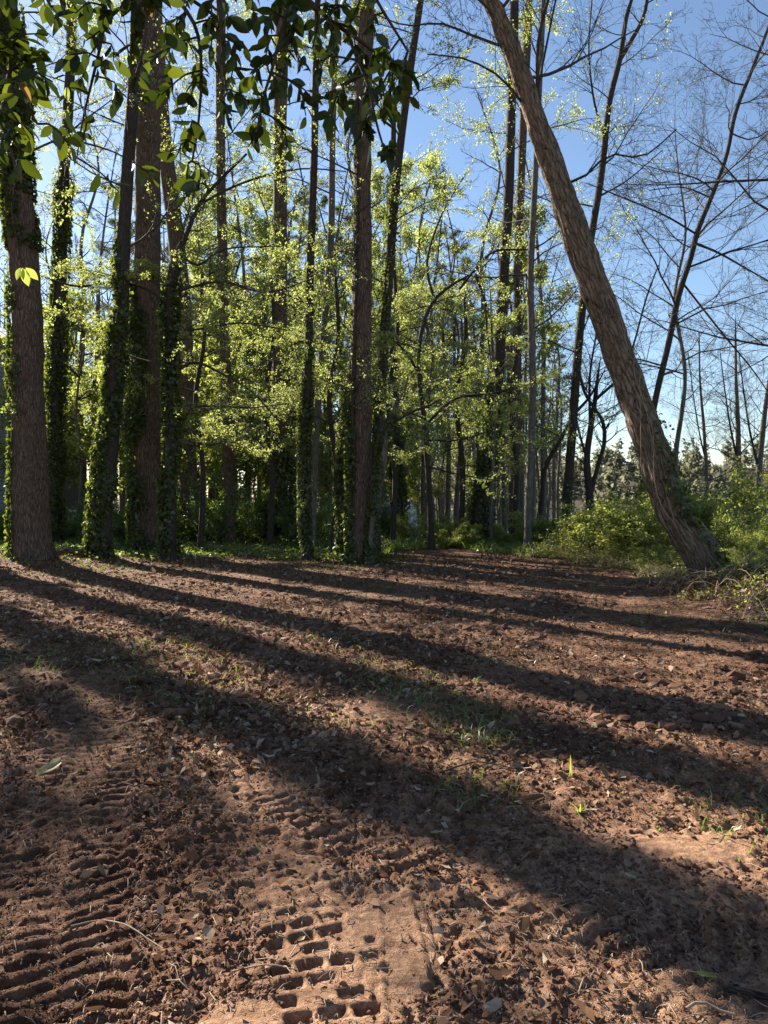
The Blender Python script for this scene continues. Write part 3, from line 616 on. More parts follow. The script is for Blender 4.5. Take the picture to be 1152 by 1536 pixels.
tree('bare_tree', 'low crooked bare tree with twisting forks between trunk and leaning tree', 'tree', 31,
     [(884, 800), (884, 740), (880, 690), (886, 640), (892, 600)], [13, 12, 10, 9, 7], 'bark_dark', 7.5, 10, 0, None,
     branches=[([(886, 740), (896, 700), (906, 660), (902, 630), (890, 612), (876, 590), (868, 560)], (9, 4)), ([(892, 600), (915, 580), (935, 560), (948, 520), (970, 440), (985, 400)], (6, 2)), ([(880, 690), (866, 640), (860, 600), (855, 560)], (5, 2)), ([(884, 640), (884, 560), (893, 500), (900, 440)], (5, 2))],
     K=K_BARE, nb=7, bz=(4, 7.2), bl=(2.5, 4), seed=22)
tree('bare_tree', 'crooked bare tree leaning right out of the woods beside the lake', 'tree', 33,
     [(808, 800), (812, 760), (818, 700), (840, 660), (862, 620), (880, 600)], [8, 8, 7, 6, 5, 4], 'bark_dark', 8, 8, 0, None, K=K_BARE, nb=7, bz=(3, 8), bl=(2, 4), seed=23)
tree('bare_tree', 'slender dark leaning tree passing behind the big leaning trunk, bare crown', 'tree', 23,
     [(962, 770), (965, 720), (982, 600), (1000, 520), (1016, 440), (1032, 390), (1042, 350), (1058, 310), (1085, 235), (1096, 180), (1122, 110), (1148, 40)], [10, 10, 9, 9, 9, 8, 8, 7, 6, 6, 5, 4], 'bark_dark', 17.5, 12, 0, None,
     branches=[([(1040, 368), (1070, 380, -.2), (1110, 402, -.6), (1160, 430, -1)], (5, 2)), ([(1060, 300), (1020, 285, .3), (970, 290, .6)], (3, 1.5)), ([(1042, 355), (1000, 330, -.4), (930, 300, -1), (880, 280, -1.5)], (4, 1.5)), ([(1020, 425), (1080, 500, -.5), (1130, 560, -1), (1170, 620, -1.4)], (4, 1.5)), ([(1090, 205), (1120, 215, -.4), (1165, 190, -1)], (3, 1.5))],
     K=K_BARE, nb=19, bz=(5, 17), bl=(2.5, 5), seed=24)
# --- the leaning tree
lean = tree('leaning_tree', 'big leaning trunk curving up from the right bank to top centre', 'tree', 12.9,
     [(1098, 915), (1080, 872), (1050, 828), (1020, 785), (998, 735), (978, 675), (953, 605), (918, 510), (884, 420), (850, 325), (822, 242), (800, 178), (776, 110), (752, 52), (728, 0), (690, -80)],
     [78, 66, 55, 49, 48, 47, 46, 43, 41, 38, 34, 31, 28, 26, 25, 22], 'bark_lean', 17, 72, .040, None,
     ivy=[(860, 690, 260, -.5, 1.3, .08, .16), (790, 690, 260, -1.2, .8, .08, .12), (720, 600, 120, -.5, 1.0, .07, .12), (640, 480, 30, -1, 1.5, .05, .03)],
     branches=[([(806, 168), (803, 130), (806, 60), (822, 0), (838, -70)], (7, 5)), ([(746, 77), (700, 60, .2), (660, 45, .4), (610, 48, .6), (560, 30, .9)], (5, 2)), ([(780, 160), (750, 125, -.2), (700, 98, -.4), (640, 90, -.7)], (5, 2)),
               ([(853, 278), (880, 265, -.2), (905, 240, -.4), (960, 240, -.8), (1010, 200, -1.4)], (5, 2)), ([(800, 160), (812, 100, .4), (826, 30, .7), (845, -60, 1)], (5, 3))],
     K=K_BARE, nb=7, bz=(8.6, 15), bl=(2.2, 4), seed=25, flare=.18)
# vines on the leaning tree
for k, pp in enumerate([[(958, 560), (960, 640), (962, 720)], [(970, 470), (950, 560), (962, 600), (985, 690), (1010, 780)], [(905, 330), (890, 380), (925, 460), (940, 520)], [(985, 660), (1000, 720), (1030, 790), (1060, 850)], [(940, 560), (975, 640), (985, 740), (1020, 800)]]):
    q = np.array([at(a, b, 12.9 - .29) for a, b in pp]); q[:, 1] += rs.randn(len(q)) * .02
    SS = spline(np.concatenate([q, np.full((len(q), 1), .008)], 1), .12); b = MB(); tubes(b, [(SS[:, :3] + rs.randn(len(SS), 3) * .006, SS[:, 3] * .7)], 5); b.build('vine_stem', MAT['twig_tan'], lean, np.array(lean.location))
# bare trees right
for k, (px, d_, lab, w, ln) in enumerate([(1108, 40, 'pale bare tree above the bushes at the right edge, left one of three', 9, -3), (1136, 37, 'forking bare tree above the bushes, right one of three at the right edge', 10, 8), (1060, 46, 'thin bare tree seen low between leaning trunk and right edge', 6, -6)]):
    tree('bare_tree', lab, 'tree', d_, [(px, 790), (px + ln * .3, 700), (px + ln, 640), (px + ln * 2, 560), (px + ln * 2.4, 500)], [w, w * .9, w * .8, w * .5, w * .3], 'bark_grey', 11.5, 8, 0, 'bare trees at the right edge',
         branches=[([(px, 700), (px - 12, 650), (px - 22, 590), (px - 30, 530)], (w * .5, 1.5))], K=K_BARE, nb=13, bz=(2.5, 11), bl=(2, 4.5), seed=50 + k)
tree('bare_tree', 'mostly unseen tree beyond the right edge reaching bare twigs over the sky', 'tree', 17, [(1275, 860), (1268, 700), (1262, 500), (1255, 300), (1248, 100), (1240, -60)], [24, 22, 19, 16, 12, 8], 'bark_grey', 18, 10, 0, None,
     K=K_BARE, nb=22, bz=(4, 16), bl=(3.5, 6), seed=60, up0=.35)
tree('bare_tree', 'fine bare crown filling the sky behind the fork right of the leaning tree', 'tree', 34, [(1020, 800), (1012, 700), (1025, 560), (1010, 450), (1024, 360), (1012, 250)], [9, 8, 6, 5, 3.5, 2], 'bark_grey', 20, 8, 0, None, K=K_BARE, nb=24, bz=(6, 21), bl=(3, 6), seed=61)
# --- trees left of the frame whose shadows cross the foreground
ca, sa = math.cos(R(AZ)), math.sin(R(AZ))
def shade_pos(s, t): return (s * ca - t * sa, s * sa + t * ca)
for k, (s, t, w, lab) in enumerate([(4.12, 21.5, .8, 'tall trunk just outside the left edge, nearest the thickest trunk'), (2.7, 21.5, .66, 'stout ivy laden trunk outside the left edge'), (1.85, 25, .4, 'slim ivy laden trunk outside the left edge'), (.45, 22, .3, 'leafy trunk outside the left edge, nearest the camera')]):
    x, y = shade_pos(s, t); px = 576 + x / y * F
    P_ = [(px, 745 + CAMZ * F / y), (px, 600), (px + 3, 400), (px, 300 if k == 2 else 0)]; wp = w / y * F
    tree('tall_tree' if k == 0 else 'ivy_tree', lab, 'tree', y, P_, [wp, wp * .9, wp * .75, wp * [.6, .6, .2, .5][k]], 'bark_red', [18, 18, 12.2, 17][k], 14, 0, None, ivy=[(860, -100, [60, 200, 200, 40][k], None, 0, .12, [.1, .16, .4, .35][k])], nb=[6, 6, 8, 6][k], bz=[(9, 17), (9, 17), (5, 11.5), (6, 15)][k], bl=(1.5, 3.5), leaf='spring', lper=10, lsize=.08, seed=70 + k)
print('near trees done')

# ------------------------------------------------------------------ prototypes for the background woods
HOME = (0, 0, 0)
def proto_bg(seed, kind):
    """trunk + branches (+ leaves); returns the root at origin"""
    global rs
    rs = np.random.RandomState(seed); rg = random.Random(seed)
    root = empty({'bare': 'bare_tree', 'leafy': 'leafy_tree', 'pine': 'pine_tree', 'under': 'understory_tree'}[kind], HOME, '', 'tree')
    H = {'bare': 21, 'leafy': 16, 'pine': 25, 'under': 8.5}[kind]; r0 = {'bare': .17, 'leafy': .15, 'pine': .22, 'under': .07}[kind]
    pts = [(0, 0, -.4, r0)]
    for k in range(1, 7): pts.append((rg.gauss(0, .13) * k * .6, rg.gauss(0, .13) * k * .6, H * k / 6, r0 * (1 - .15 * k) + .01))
    S = spline(pts, .7); C = S[:, :3]; rr = np.maximum(S[:, 3], .01); b = MB(); trunk_mesh(b, C, rr, 9, 0, .3, .3, sd=seed); b.build('trunk', MAT['bark_grey' if kind != 'pine' else 'bark_red'], root)
    K = dict(K_TREE); nb = 14; lo = .35; bl = (2, 4); up0 = .6
    if kind == 'under': K = dict(K_DOG); K['kids'] = [11, 5]; nb = 12; lo = .22; bl = (1.5, 3); up0 = .5
    if kind == 'leafy': lo = .2; nb = 18; bl = (2, 3.8)
    if kind == 'pine': lo = .5; nb = 26; bl = (1.5, 3.2); up0 = .15; K['kids'] = [9, 0]; K['segs'] = [5, 3]
    out = {}
    b = MB()
    for k in range(nb):
        h = H * (lo + (.97 - lo) * (k + rg.random()) / nb); i_ = int(np.argmin(np.abs(C[:, 2] - h))); az = k * 2.4 + rg.random()
        o_ = grow({}, tuple(C[i_]), norm3((math.cos(az), math.sin(az), up0)), rg.uniform(*bl) * (1.15 - .7 * k / nb), .035, 0, K, rg)
        for lv, ls in o_.items(): out.setdefault(lv, []).extend(ls)
    for lv, ls in out.items(): tubes(b, ls, 4 if lv == 0 else 3)
    b.build('branches', MAT['twig'], root, kind='stuff')
    b = MB()
    if kind == 'pine':
        P, D = ends(out, 1, 7, .06); n = len(P); k = 9
        P = np.repeat(P, k, 0); D = np.repeat(D, k, 0); n = len(P); D = nrm(D * .5 + rs.randn(n, 3) + np.array([0, 0, .4])); leaves(b, P, D, rndvec(n), .16 + rs.rand(n) * .1, .09, 'kite', 0, .1); b.build('needles', MAT['needle'], root, kind='stuff')
    elif kind != 'bare':
        P, D = ends(out, 1, 9 if kind == 'leafy' else 11, .16); n = len(P); nz = noise3(P[:, 0] * .8, P[:, 1] * .8, P[:, 2] * .8, seed); kp = nz > .4; P, D = P[kp], D[kp]; n = len(P)
        leaves(b, P, D * .4 + rndvec(n), nrm(rs.randn(n, 3) * .7 + np.array([0, 0, 1])), .09 + rs.rand(n) * .07, .75, 'kite', .15, .1); b.build('foliage', MAT['green' if kind == 'under' else 'spring'], root, kind='stuff')
    return root
protos = {k: [proto_bg(s, k) for s in ss] for k, ss in {'bare': (101, 102, 103), 'leafy': (111, 112), 'pine': (121, 122), 'under': (131, 132, 133)}.items()}
used = set()
def put(kind, x, y, sc, label, group, rg, zs=1.0):
    p = protos[kind][rg.randrange(len(protos[kind]))]; loc = (x, y, float(G(x, y))); rz = rg.random() * 6.28; sc3 = (sc, sc, sc * zs)
    if p.name in used: return copy_tree(p, loc, rz, sc3, label, group)
    KIDS[p.name] = [c for c in bpy.data.objects if c.parent == p]
    used.add(p.name); p.location = loc; p.rotation_euler = (0, 0, rz); p.scale = sc3; tag(p, label, None, group); return p
rg = random.Random(99)
ZN = [(20, 'left of the thickest trunk'), (140, 'between the thickest and the leaning ivy trunk'), (215, 'behind the leaning ivy trunk'), (262, 'behind the second thickest trunk'), (335, 'between forking ivy and slim straight trunks'), (415, 'between slim straight and ivy skirted trunks'),
      (470, 'behind the thin ivy clad trunk'), (545, 'behind the central reddish trunk'), (610, 'behind the shed'), (665, 'behind the crooked dogwood'), (730, 'between dogwood and darkest ivy trunk'), (790, 'right of the darkest ivy trunk'), (9999, 'left of the high forking tree')]
KN = {'bare': ('thin bare tree', 'faint far bare tree'), 'leafy': ('tall pale leaved tree', 'distant pale leaved tree'), 'pine': ('dark needled pine', 'hazy far pine'), 'under': ('bright backlit understory tree', 'taller green understory tree'),
      'thicket': ('dark evergreen shrub', 'dim evergreen shrub further back')}
def zone(px): return next(t for v, t in ZN if px < v)
def scatter(kind, n, px0, px1, d0, d1, s0, s1, zs=1.0):
    placed = []
    for k in range(n):
        for _ in range(12):
            px = px0 + (px1 - px0) * (k + rg.random()) / n if _ < 6 else rg.uniform(px0, px1); d_ = rg.uniform(d0, d1); x = (px - 576) / F * d_
            if all((x - a) ** 2 + (d_ - b) ** 2 > 2.2 for a, b in placed): break
        placed.append((x, d_)); z_ = int(d_ > (d0 + d1) / 2)
        put(kind, x, d_, rg.uniform(s0, s1), KN[kind][z_] + ' ' + zone(px), {'bare': 'thin bare trees in the background woods', 'leafy': 'pale leaved trees in the background woods', 'pine': 'pines in the background', 'under': 'understory trees in the background'}[kind], rg, zs)
scatter('under', 9, -60, 300, 25.5, 34, .8, 1.25)
scatter('under', 9, 280, 480, 30, 40, .9, 1.35)
scatter('under', 3, 470, 640, 32, 44, .6, .9)
scatter('leafy', 10, 230, 480, 34, 54, .9, 1.2)
scatter('leafy', 3, -20, 230, 44, 56, .8, 1.0)
scatter('leafy', 6, 450, 800, 34, 52, .8, 1.05)
scatter('leafy', 2, 500, 760, 34, 46, .9, 1.0, 1.35)
scatter('bare', 22, -40, 470, 30, 62, .8, 1.1)
scatter('bare', 34, 600, 840, 34, 72, .75, 1.15)
scatter('bare', 12, 440, 625, 32, 62, .8, 1.1)
scatter('pine', 12, 130, 500, 48, 66, .8, 1.05)
scatter('pine', 10, 480, 720, 45, 70, .75, 1.0)
scatter('pine', 8, 680, 850, 56, 80, .62, .85)
print('bg trees done')

# ------------------------------------------------------------------ shrubs
def proto_shrub(seed, kind):
    global rs
    rs = np.random.RandomState(seed); rg = random.Random(seed)
    root = empty({'bush': 'bush', 'thicket': 'dark_shrub', 'bramble': 'bramble_bush'}[kind], HOME, '', 'bush'); out = {}
    K = dict(segs=[6, 4, 3], wob=[.14, .2, .28], up=[-.05, 0, 0], kids=[9, 5], t0=.15, ang=.75, ratio=.36, rmin=.003); ns = 20
    if kind == 'bramble': K.update(up=[-.55, -.2, 0], kids=[6, 2], wob=[.1, .2, .2]); ns = 26
    for k in range(ns):
        az = rg.random() * 6.28; r = rg.random() * .35; dr = norm3((math.cos(az), math.sin(az), rg.uniform(.5, 2.2)))
        grow(out, (math.cos(az) * r, math.sin(az) * r, 0), dr, rg.uniform(.9, 1.8), .012, 0, K, rg)
    for ls in out.values():
        for i_, (p, r) in enumerate(ls): ls[i_] = ([(a, b, max(c, .03)) for a, b, c in p], r)
    b = MB()
    for lv, ls in out.items(): tubes(b, ls, 3)
    b.build('stems', MAT['twig_tan' if kind == 'bramble' else 'twig'], root, kind='stuff'); b = MB()
    P, D = ends(out, 1, {'bush': 13, 'thicket': 9, 'bramble': 4}[kind], .05); n = len(P)
    leaves(b, P, D * .5 + rndvec(n), nrm(rs.randn(n, 3) * .6 + np.array([0, 0, 1])), .032 + rs.rand(n) * .04, .6, 'kite', .15, .1)
    b.build('foliage', MAT['deep' if kind == 'thicket' else 'green'], root, kind='stuff'); return root
for kd in ('bush', 'thicket', 'bramble'): protos[kd] = [proto_shrub(200 + i_ + 7 * len(kd), kd) for i_ in range(2)]
def bush(kind, px, d_, sc, label, group, zs=1.0):
    return put(kind, (px - 576) / F * d_, d_, sc, label, group, rg, zs)
GB = 'green bushes along the right edge of the clearing'
for px, d_, sc, zs, lab in [(930, 19, 1.5, .72, 'green bush left of the leaning trunk, widest one'), (890, 21, 1.4, .66, 'green bush left of the widest bush'), (975, 18, 1.3, .78, 'green bush touching the leaning trunk on its left'),
                        (860, 23, 1.3, .65, 'green bush below the high forking tree'), (1075, 21, 1.7, .98, 'tall rounded bush behind the leaning trunk on its right'), (1135, 19, 1.6, .88, 'tall bush at the right edge behind the vines'),
                        (1190, 16, 1.3, .9, 'bush cut off by the right edge'), (1010, 22, 1.3, .75, 'bush hidden behind the foot of the leaning trunk'), (1150, 13.6, .75, .8, 'low bush right of the leaning trunk foot'), (1110, 14.8, .7, .8, 'low leafy bush close behind the leaning trunk foot'),
                        (1148, 11.4, .36, .8, 'small leafy shrub on the bank at the right edge'), (1118, 12.2, .34, .7, 'smallest leafy shrub on the bank beside the leaning trunk foot'), (1000, 15.2, .55, .7, 'small bright green bush just left of the leaning trunk foot'), (960, 16.5, .5, .7, 'small pale bush in front of the widest green bush')]:
    bush('bush', px, d_, sc, lab, GB, zs)
for px, d_, sc, zs, lab in [(640, 25, .9, .75, 'green bush in front of the crooked dogwood'), (680, 23.5, .75, .7, 'green bush between dogwood and darkest ivy trunk'), (770, 24.5, .7, .65, 'low green bush right of the darkest ivy trunk'), (820, 24, .8, .6, 'low green bush right of the slim grey brown trunk'), (700, 28, 1.1, .7, 'bush behind the darkest ivy trunk'), (575, 24, .45, .5, 'small bush below the shed')]:
    bush('bush', px, d_, sc, lab, 'green bushes in the centre of the woods edge', zs)
for k, (px, d_, sc, lab) in enumerate([(905, 17.4, .8, 'tangle of dry arching stems left of the green bushes'), (850, 19.5, .8, 'dry arching stems below the high forking tree'), (945, 16, .7, 'dry tangle in front of the widest green bush'), (1120, 12.9, .6, 'dry tangle right of the leaning trunk foot'), (990, 14.8, .5, 'dry tangle left of the leaning trunk foot'), (880, 18.2, .7, 'dry tangle at the soil edge in front of the bushes')]):
    bush('bramble', px, d_, sc, lab, 'dry bramble tangles', .6)
gd = 'dark evergreen shrubs in the left woods'
for k in range(24):
    px = -60 + 540 * (k + rg.random()) / 24; d_ = rg.uniform(23.5, 31)
    if 560 < px < 640: continue
    bush('thicket', px, d_, rg.uniform(1.2, 1.9) * (.8 if px > 290 else .55), KN['thicket'][int(d_ > 27)] + ' ' + zone(px), gd, 1.05)
for k in range(12):
    px = rg.choice([rg.uniform(480, 560), rg.uniform(650, 830), rg.uniform(650, 830)]); bush('thicket', px, rg.uniform(36, 52), rg.uniform(1.3, 2.0), 'shrub deep in the woods ' + zone(px), 'dim shrubs deep in the woods', .9)
print('shrubs done')

# repeats in the same gap: say which one by its order there
byl = {}
for o in bpy.data.objects:
    if o.type == 'EMPTY' and o.get('group') and o.name.split('.')[0] in ('bare_tree', 'leafy_tree', 'pine_tree', 'understory_tree', 'dark_shrub'): byl.setdefault(o['label'], []).append(o)
for l_, os_ in byl.items():
    os_.sort(key=lambda o: o.location[0] / o.location[1]); n = len(os_)
    if n > 1:
        w_ = {2: ['left one', 'right one'], 3: ['left one', 'middle one', 'right one']}.get(n, ['leftmost'] + ['%s from left' % t for t in ('second', 'third', 'fourth', 'fifth', 'sixth', 'seventh', 'eighth')][:n - 2] + ['rightmost'])
        for o, t in zip(os_, w_): o['label'] = l_ + ', ' + t

# ------------------------------------------------------------------ far woods as masses
rs = np.random.RandomState(5)
def far_wood(name, n_tr, x0, x1, y0, y1, h0, h1, nleaf, lsz, label, dens_low=.3):
    b = MB(); lines = []
    X_ = rs.uniform(x0, x1, n_tr); Y_ = rs.uniform(y0, y1, n_tr); Z_ = G(X_, Y_)
    for x, y, z in zip(X_, Y_, Z_):
        h = rs.uniform(h0, h1); r = rs.uniform(.08, .2) * h / 15; lines.append((np.array([(x, y, z - .3), (x + rs.randn() * .3, y, z + h * .5), (x + rs.randn() * .6, y, z + h)]), np.array([r, r * .7, r * .1])))
        for q in range(12):
            t = rs.uniform(.25, .95); az = rs.rand() * 6.28; L = h * .22 * (1.2 - t); c, s_ = math.cos(az), math.sin(az)
            p0 = np.array([x, y, z + h * t]); lines.append((np.array([p0, p0 + [c * L * .5, s_ * L * .5, L * .35], p0 + [c * L, s_ * L, L * .9]]), np.array([r * .3, r * .2, r * .08])))
    tubes(b, lines, 4); o = b.build(name, MAT['bark_grey'], None, kind='stuff'); tag(o, label, 'woods')
    k = rs.randint(0, n_tr, nleaf); hh = rs.uniform(h0, h1, nleaf); t = np.where(rs.rand(nleaf) < dens_low, rs.rand(nleaf) * .5, .35 + .65 * rs.rand(nleaf) ** .8)
    P = np.stack([X_[k], Y_[k], Z_[k] + hh * t], 1); sp = (hh * .16 * (1.15 - t))[:, None]; P[:, :2] += rs.randn(nleaf, 2) * sp
    nz = noise3(P[:, 0] * .3, P[:, 1] * .3, P[:, 2] * .35, 12); P = P[nz > .42]; n = len(P); b = MB()
    leaves(b, P, rndvec(n), rndvec(n), lsz * (.5 + rs.rand(n)), .8, 'kite', .1, .1); b.build('far_foliage', MAT['far_leaf'], o, kind='stuff')
far_wood('far_woods', 150, -62, 18, 68, 110, 16, 29, 60000, .26, 'dim distant woods seen between the trunks of the left and centre', .5)
far_wood('shore_woods', 60, 14, 60, 46, 60, 3, 8, 9000, .22, 'low scrub along the near shore of the lake', .6)
far_wood('far_shore_woods', 260, -30, 330, 268, 400, 9, 17, 56000, 1.9, 'wooded far shore across the lake under the sky', .6)

# ------------------------------------------------------------------ buildings and man-made things
def boxv(mb, x0, x1, y0, y1, z0, z1):
    V = [(x0, y0, z0), (x1, y0, z0), (x1, y1, z0), (x0, y1, z0), (x0, y0, z1), (x1, y0, z1), (x1, y1, z1), (x0, y1, z1)]
    mb.add(V, [(0, 3, 2, 1), (4, 5, 6, 7), (0, 1, 5, 4), (1, 2, 6, 5), (2, 3, 7, 6), (3, 0, 4, 7)])
def box(name, m, parent, x0, x1, y0, y1, z0, z1): b = MB(); boxv(b, x0, x1, y0, y1, z0, z1); return b.build(name, m, parent, smooth=False)
def prism(name, m, parent, prof, y0, y1):
    """prof: (x,z) outline extruded along y"""
    n = len(prof); V = [(x, y0, z) for x, z in prof] + [(x, y1, z) for x, z in prof]; b = MB()
    b.add(V, [(i_, (i_ + 1) % n, (i_ + 1) % n + n, i_ + n) for i_ in range(n)])
    me_f = [list(range(n))[::-1], list(range(n, 2 * n))]; b.F.setdefault(n, []).append(np.array(me_f)); return b.build(name, m, parent, smooth=False)
m_shed = plain('shed_grey_wall', (.42, .45, .52), .8); m_roof = plain('shed_roof', (.26, .29, .36), .8); m_white = plain('white_paint', (.80, .80, .82), .6, .08); m_dark = plain('dark_trim', (.05, .055, .06), .6)
sx = (590 - 576) / F * 38; shed = empty('garden_shed', (sx + .80, 38, -.50), 'small grey shed with barn shaped roof and white gable end', 'shed', rz=R(58), sc=.66)
W2 = 1.25; prof = [(-W2, 1.75), (-W2 * .82, 2.35), (-W2 * .0, 2.9), (W2 * .82, 2.35), (W2, 1.75)]
box('wall', m_shed, shed, -W2, W2, -.0, 3.2, -.6, 1.75); prism('gable', m_white, shed, prof, -.03, .05)
for a, b_ in zip(prof[:-1], prof[1:]):
    dx, dz = b_[0] - a[0], b_[1] - a[1]; l = math.hypot(dx, dz); nx_, nz_ = -dz / l * .05, dx / l * .05
    prism('roof_panel', m_roof, shed, [(a[0] + nx_ * .1, a[1] + nz_ * .1), (b_[0] + nx_ * .1, b_[1] + nz_ * .1), (b_[0] + nx_, b_[1] + nz_), (a[0] + nx_, a[1] + nz_)], -.12, 3.3)
box('door', m_white, shed, -.55, .55, -.045, -.005, -.2, 1.6); box('corner_trim', m_white, shed, -W2 - .02, -W2 + .1, -.04, .08, -.55, 1.72); box('corner_trim', m_white, shed, W2 - .1, W2 + .02, -.04, .08, -.55, 1.72)
box('vent', m_dark, shed, -.16, .16, -.06, -.032, 2.2, 2.5)
m_sid = plain('house_siding_grey', (.20, .21, .24), .8); hx = (14 - 576) / F * 34
house = empty('house', (hx, 34, float(G(hx, 34))), 'grey clapboard house glimpsed at the far left edge', 'house')
box('wall', m_dark, house, -9, 0, 0, 8, -.5, 8.6)
for k in range(43): box('siding_board', m_sid, house, -9.01, .02, -.035, -.004, -.3 + k * .2, -.3 + k * .2 + .185)
prism('roof', m_roof, house, [(-9.4, 8.62), (.4, 8.62), (-4.5, 11.2)], -.4, 8.4)
wdw = box('window', m_white, house, -2.2, -1.1, -.08, -.04, 5.6, 7.1); g_ = box('pane', m_dark, house, -2.1, -1.2, -.10, -.085, 5.7, 7.0); g_.parent = wdw
fx0 = (78 - 576) / F * 29; fence = empty('white_fence', (fx0, 29, float(G(fx0, 29))), 'low white railing glimpsed behind the left ivy trunks', 'fence')
for k in range(4): box('post', m_white, fence, k * .62, k * .62 + .1, 0, .1, -.2, 1.12)
for z in (1.0, .62, .3): box('rail', m_white, fence, -.1, 2.0, .03, .07, z, z + .08)
for k in range(3): box('panel', m_white, fence, k * .62 + .12, k * .62 + .34, .035, .06, .4, .98)
bx0 = (172 - 576) / F * 25; bd = box('white_board', m_white, None, 0, .75, -.05, .05, -.02, .06); bd.location = (bx0, 25, .58 + float(G(bx0, 25)) * 0); bd.rotation_euler = (0, .2, 0); tag(bd, 'pale board lying sloped in the shade behind the ivy trunks', 'board')
st = MB(); boxv(st, .05, .14, -.04, .04, -.62, -.02); boxv(st, .6, .68, -.04, .04, -.62, -.02); o_ = st.build('support', m_dark, bd, smooth=False)

# ------------------------------------------------------------------ ground cover
rs = np.random.RandomState(77)
def scatter_ground(n, fn):
    X_, Y_ = fn(n); return X_, Y_
# ivy mat / weeds beyond the soil edge
n = 52000; d_ = 16.5 + rs.rand(n) ** 1.6 * 24; px = rs.uniform(-60, 1210, n); x = (px - 576) / F * d_; kp = soil(x, d_) < .5; x, y = x[kp], d_[kp]; n = len(x)
z = G(x, y) + .03 + np.clip(fbm2(x * .9, y * .9, 3, 3) - .35, 0, 1) * .9 * rs.rand(n) * sstep(19, 24, y)
b = MB(); leaves(b, np.stack([x, y, z], 1), rndvec(n) * np.array([1, 1, .4]), nrm(rs.randn(n, 3) * .5 + [0, 0, 1]), .06 + rs.rand(n) * .06, .8, 'kite', .15, .1)
o_ = b.build('ground_ivy', MAT['deep'], kind='stuff'); tag(o_, 'mat of ivy and seedlings under the woods beyond the soil', 'ground cover')
# bank vines around the leaning tree
n = 16000; x = 6.0 + rs.randn(n) * 1.1; y = 11.5 + rs.randn(n) * 1.9; nz = fbm2(x * 1.4, y * 1.4, 3, 15); kp = (nz > .45) & (soil(x, y) < .55); x, y = x[kp], y[kp]; n = len(x)
z = G(x, y) + .02 + (.03 + .22 * rs.rand(n) ** 1.5) * sstep(4.8, 6.0, x); b = MB(); leaves(b, np.stack([x, y, z], 1), rndvec(n) * np.array([1, 1, .4]), nrm(rs.randn(n, 3) * .5 + [0, 0, 1]), .03 + rs.rand(n) * .035, .8, 'kite', .15, .1)
o_ = b.build('bank_vines', MAT['green'], kind='stuff'); tag(o_, 'leafy vines trailing over the bank at the leaning tree foot', 'ground cover')
lines = []
for k in range(330):
    x0 = rs.uniform(4.6, 8.5); y0 = rs.uniform(8.8, 14); az = rs.rand() * 6.28; L = rs.uniform(.4, 1.3); t = np.linspace(0, 1, 6); hz_ = rs.uniform(.03, .28)
    xx = x0 + np.cos(az) * L * t; yy = y0 + np.sin(az) * L * t; lines.append((np.stack([xx, yy, G(xx, yy) + .01 + hz_ * np.sin(t * pi) + rs.randn(6) * .01], 1), np.linspace(.0045, .002, 6)))
nd = 6000; x = 5.5 + rs.randn(nd) * .9; y = 10.8 + rs.randn(nd) * 1.7; kp = soil(x, y) < .8; x, y = x[kp], y[kp]; nd = len(x); bl_ = MB()
leaves(bl_, np.stack([x, y, G(x, y) + .01 + .1 * rs.rand(nd) ** 2], 1), rndvec(nd), rndvec(nd), .03 + .07 * rs.rand(nd) ** 2, .5, 'scrap', .3, .25); o_ = bl_.build('bank_litter', MAT['litter'], kind='stuff'); tag(o_, 'dead leaves and bark scraps heaped over the right bank', 'leaf litter')
b = MB(); tubes(b, lines, 3); o_ = b.build('dead_vines', MAT['twig_tan'], kind='stuff'); tag(o_, 'dead arching vine stems tangled over the right bank', 'vines')
def blades(mb, x, y, h, lean=.5, w=.006, zoff=0):
    n = len(x); z = Hgt(x, y) - .005 + zoff; az = rs.rand(n) * 6.28; D = nrm(np.stack([np.cos(az) * lean, np.sin(az) * lean, np.ones(n)], 1) + rs.randn(n, 3) * .15)
    S = nrm(np.cross(D, rndvec(n))); P = np.stack([x, y, z], 1); W = (w * (.7 + .6 * rs.rand(n)))[:, None]; h = h[:, None]
    mid = P + D * h * .55; tip = P + D * h + np.stack([np.cos(az), np.sin(az), -.6 * np.ones(n)], 1) * h * .35
    V = np.stack([P - S * W, P + S * W, mid + S * W * .8, mid - S * W * .8, tip], 1).reshape(-1, 3); o = (np.arange(n) * 5)[:, None, None]
    r = np.repeat(rs.rand(n), 5); mb.add(V, (np.array([[0, 1, 2], [0, 2, 3], [3, 2, 4]])[None] + o).reshape(-1, 3), r)
n = 9000; bases = [o.location for o in bpy.data.objects if o.type == 'EMPTY' and 15 < o.location[1] < 21.5 and o.get('category') == 'tree' and abs(o.location[0]) < 12]
k = rs.randint(0, len(bases), n); x = np.array([bases[q][0] for q in k]) + rs.randn(n) * .45; y = np.array([bases[q][1] for q in k]) + rs.randn(n) * .5 - .1; nz = fbm2(x * 1.8, y * 1.8, 3, 51); kp = nz > .47; x, y = x[kp], y[kp]; n = len(x)
b = MB(); leaves(b, np.stack([x, y, Hgt(x, y) + .02 + rs.rand(n) ** 2 * .16], 1), rndvec(n) * np.array([1, 1, .5]), nrm(rs.randn(n, 3) * .6 + [0, 0, 1]), .035 + rs.rand(n) * .05, .8, 'kite', .15, .1)
o_ = b.build('foot_ivy', MAT['ivy'], kind='stuff'); tag(o_, 'ivy and seedlings creeping round the feet of the tall trunks', 'ground cover')
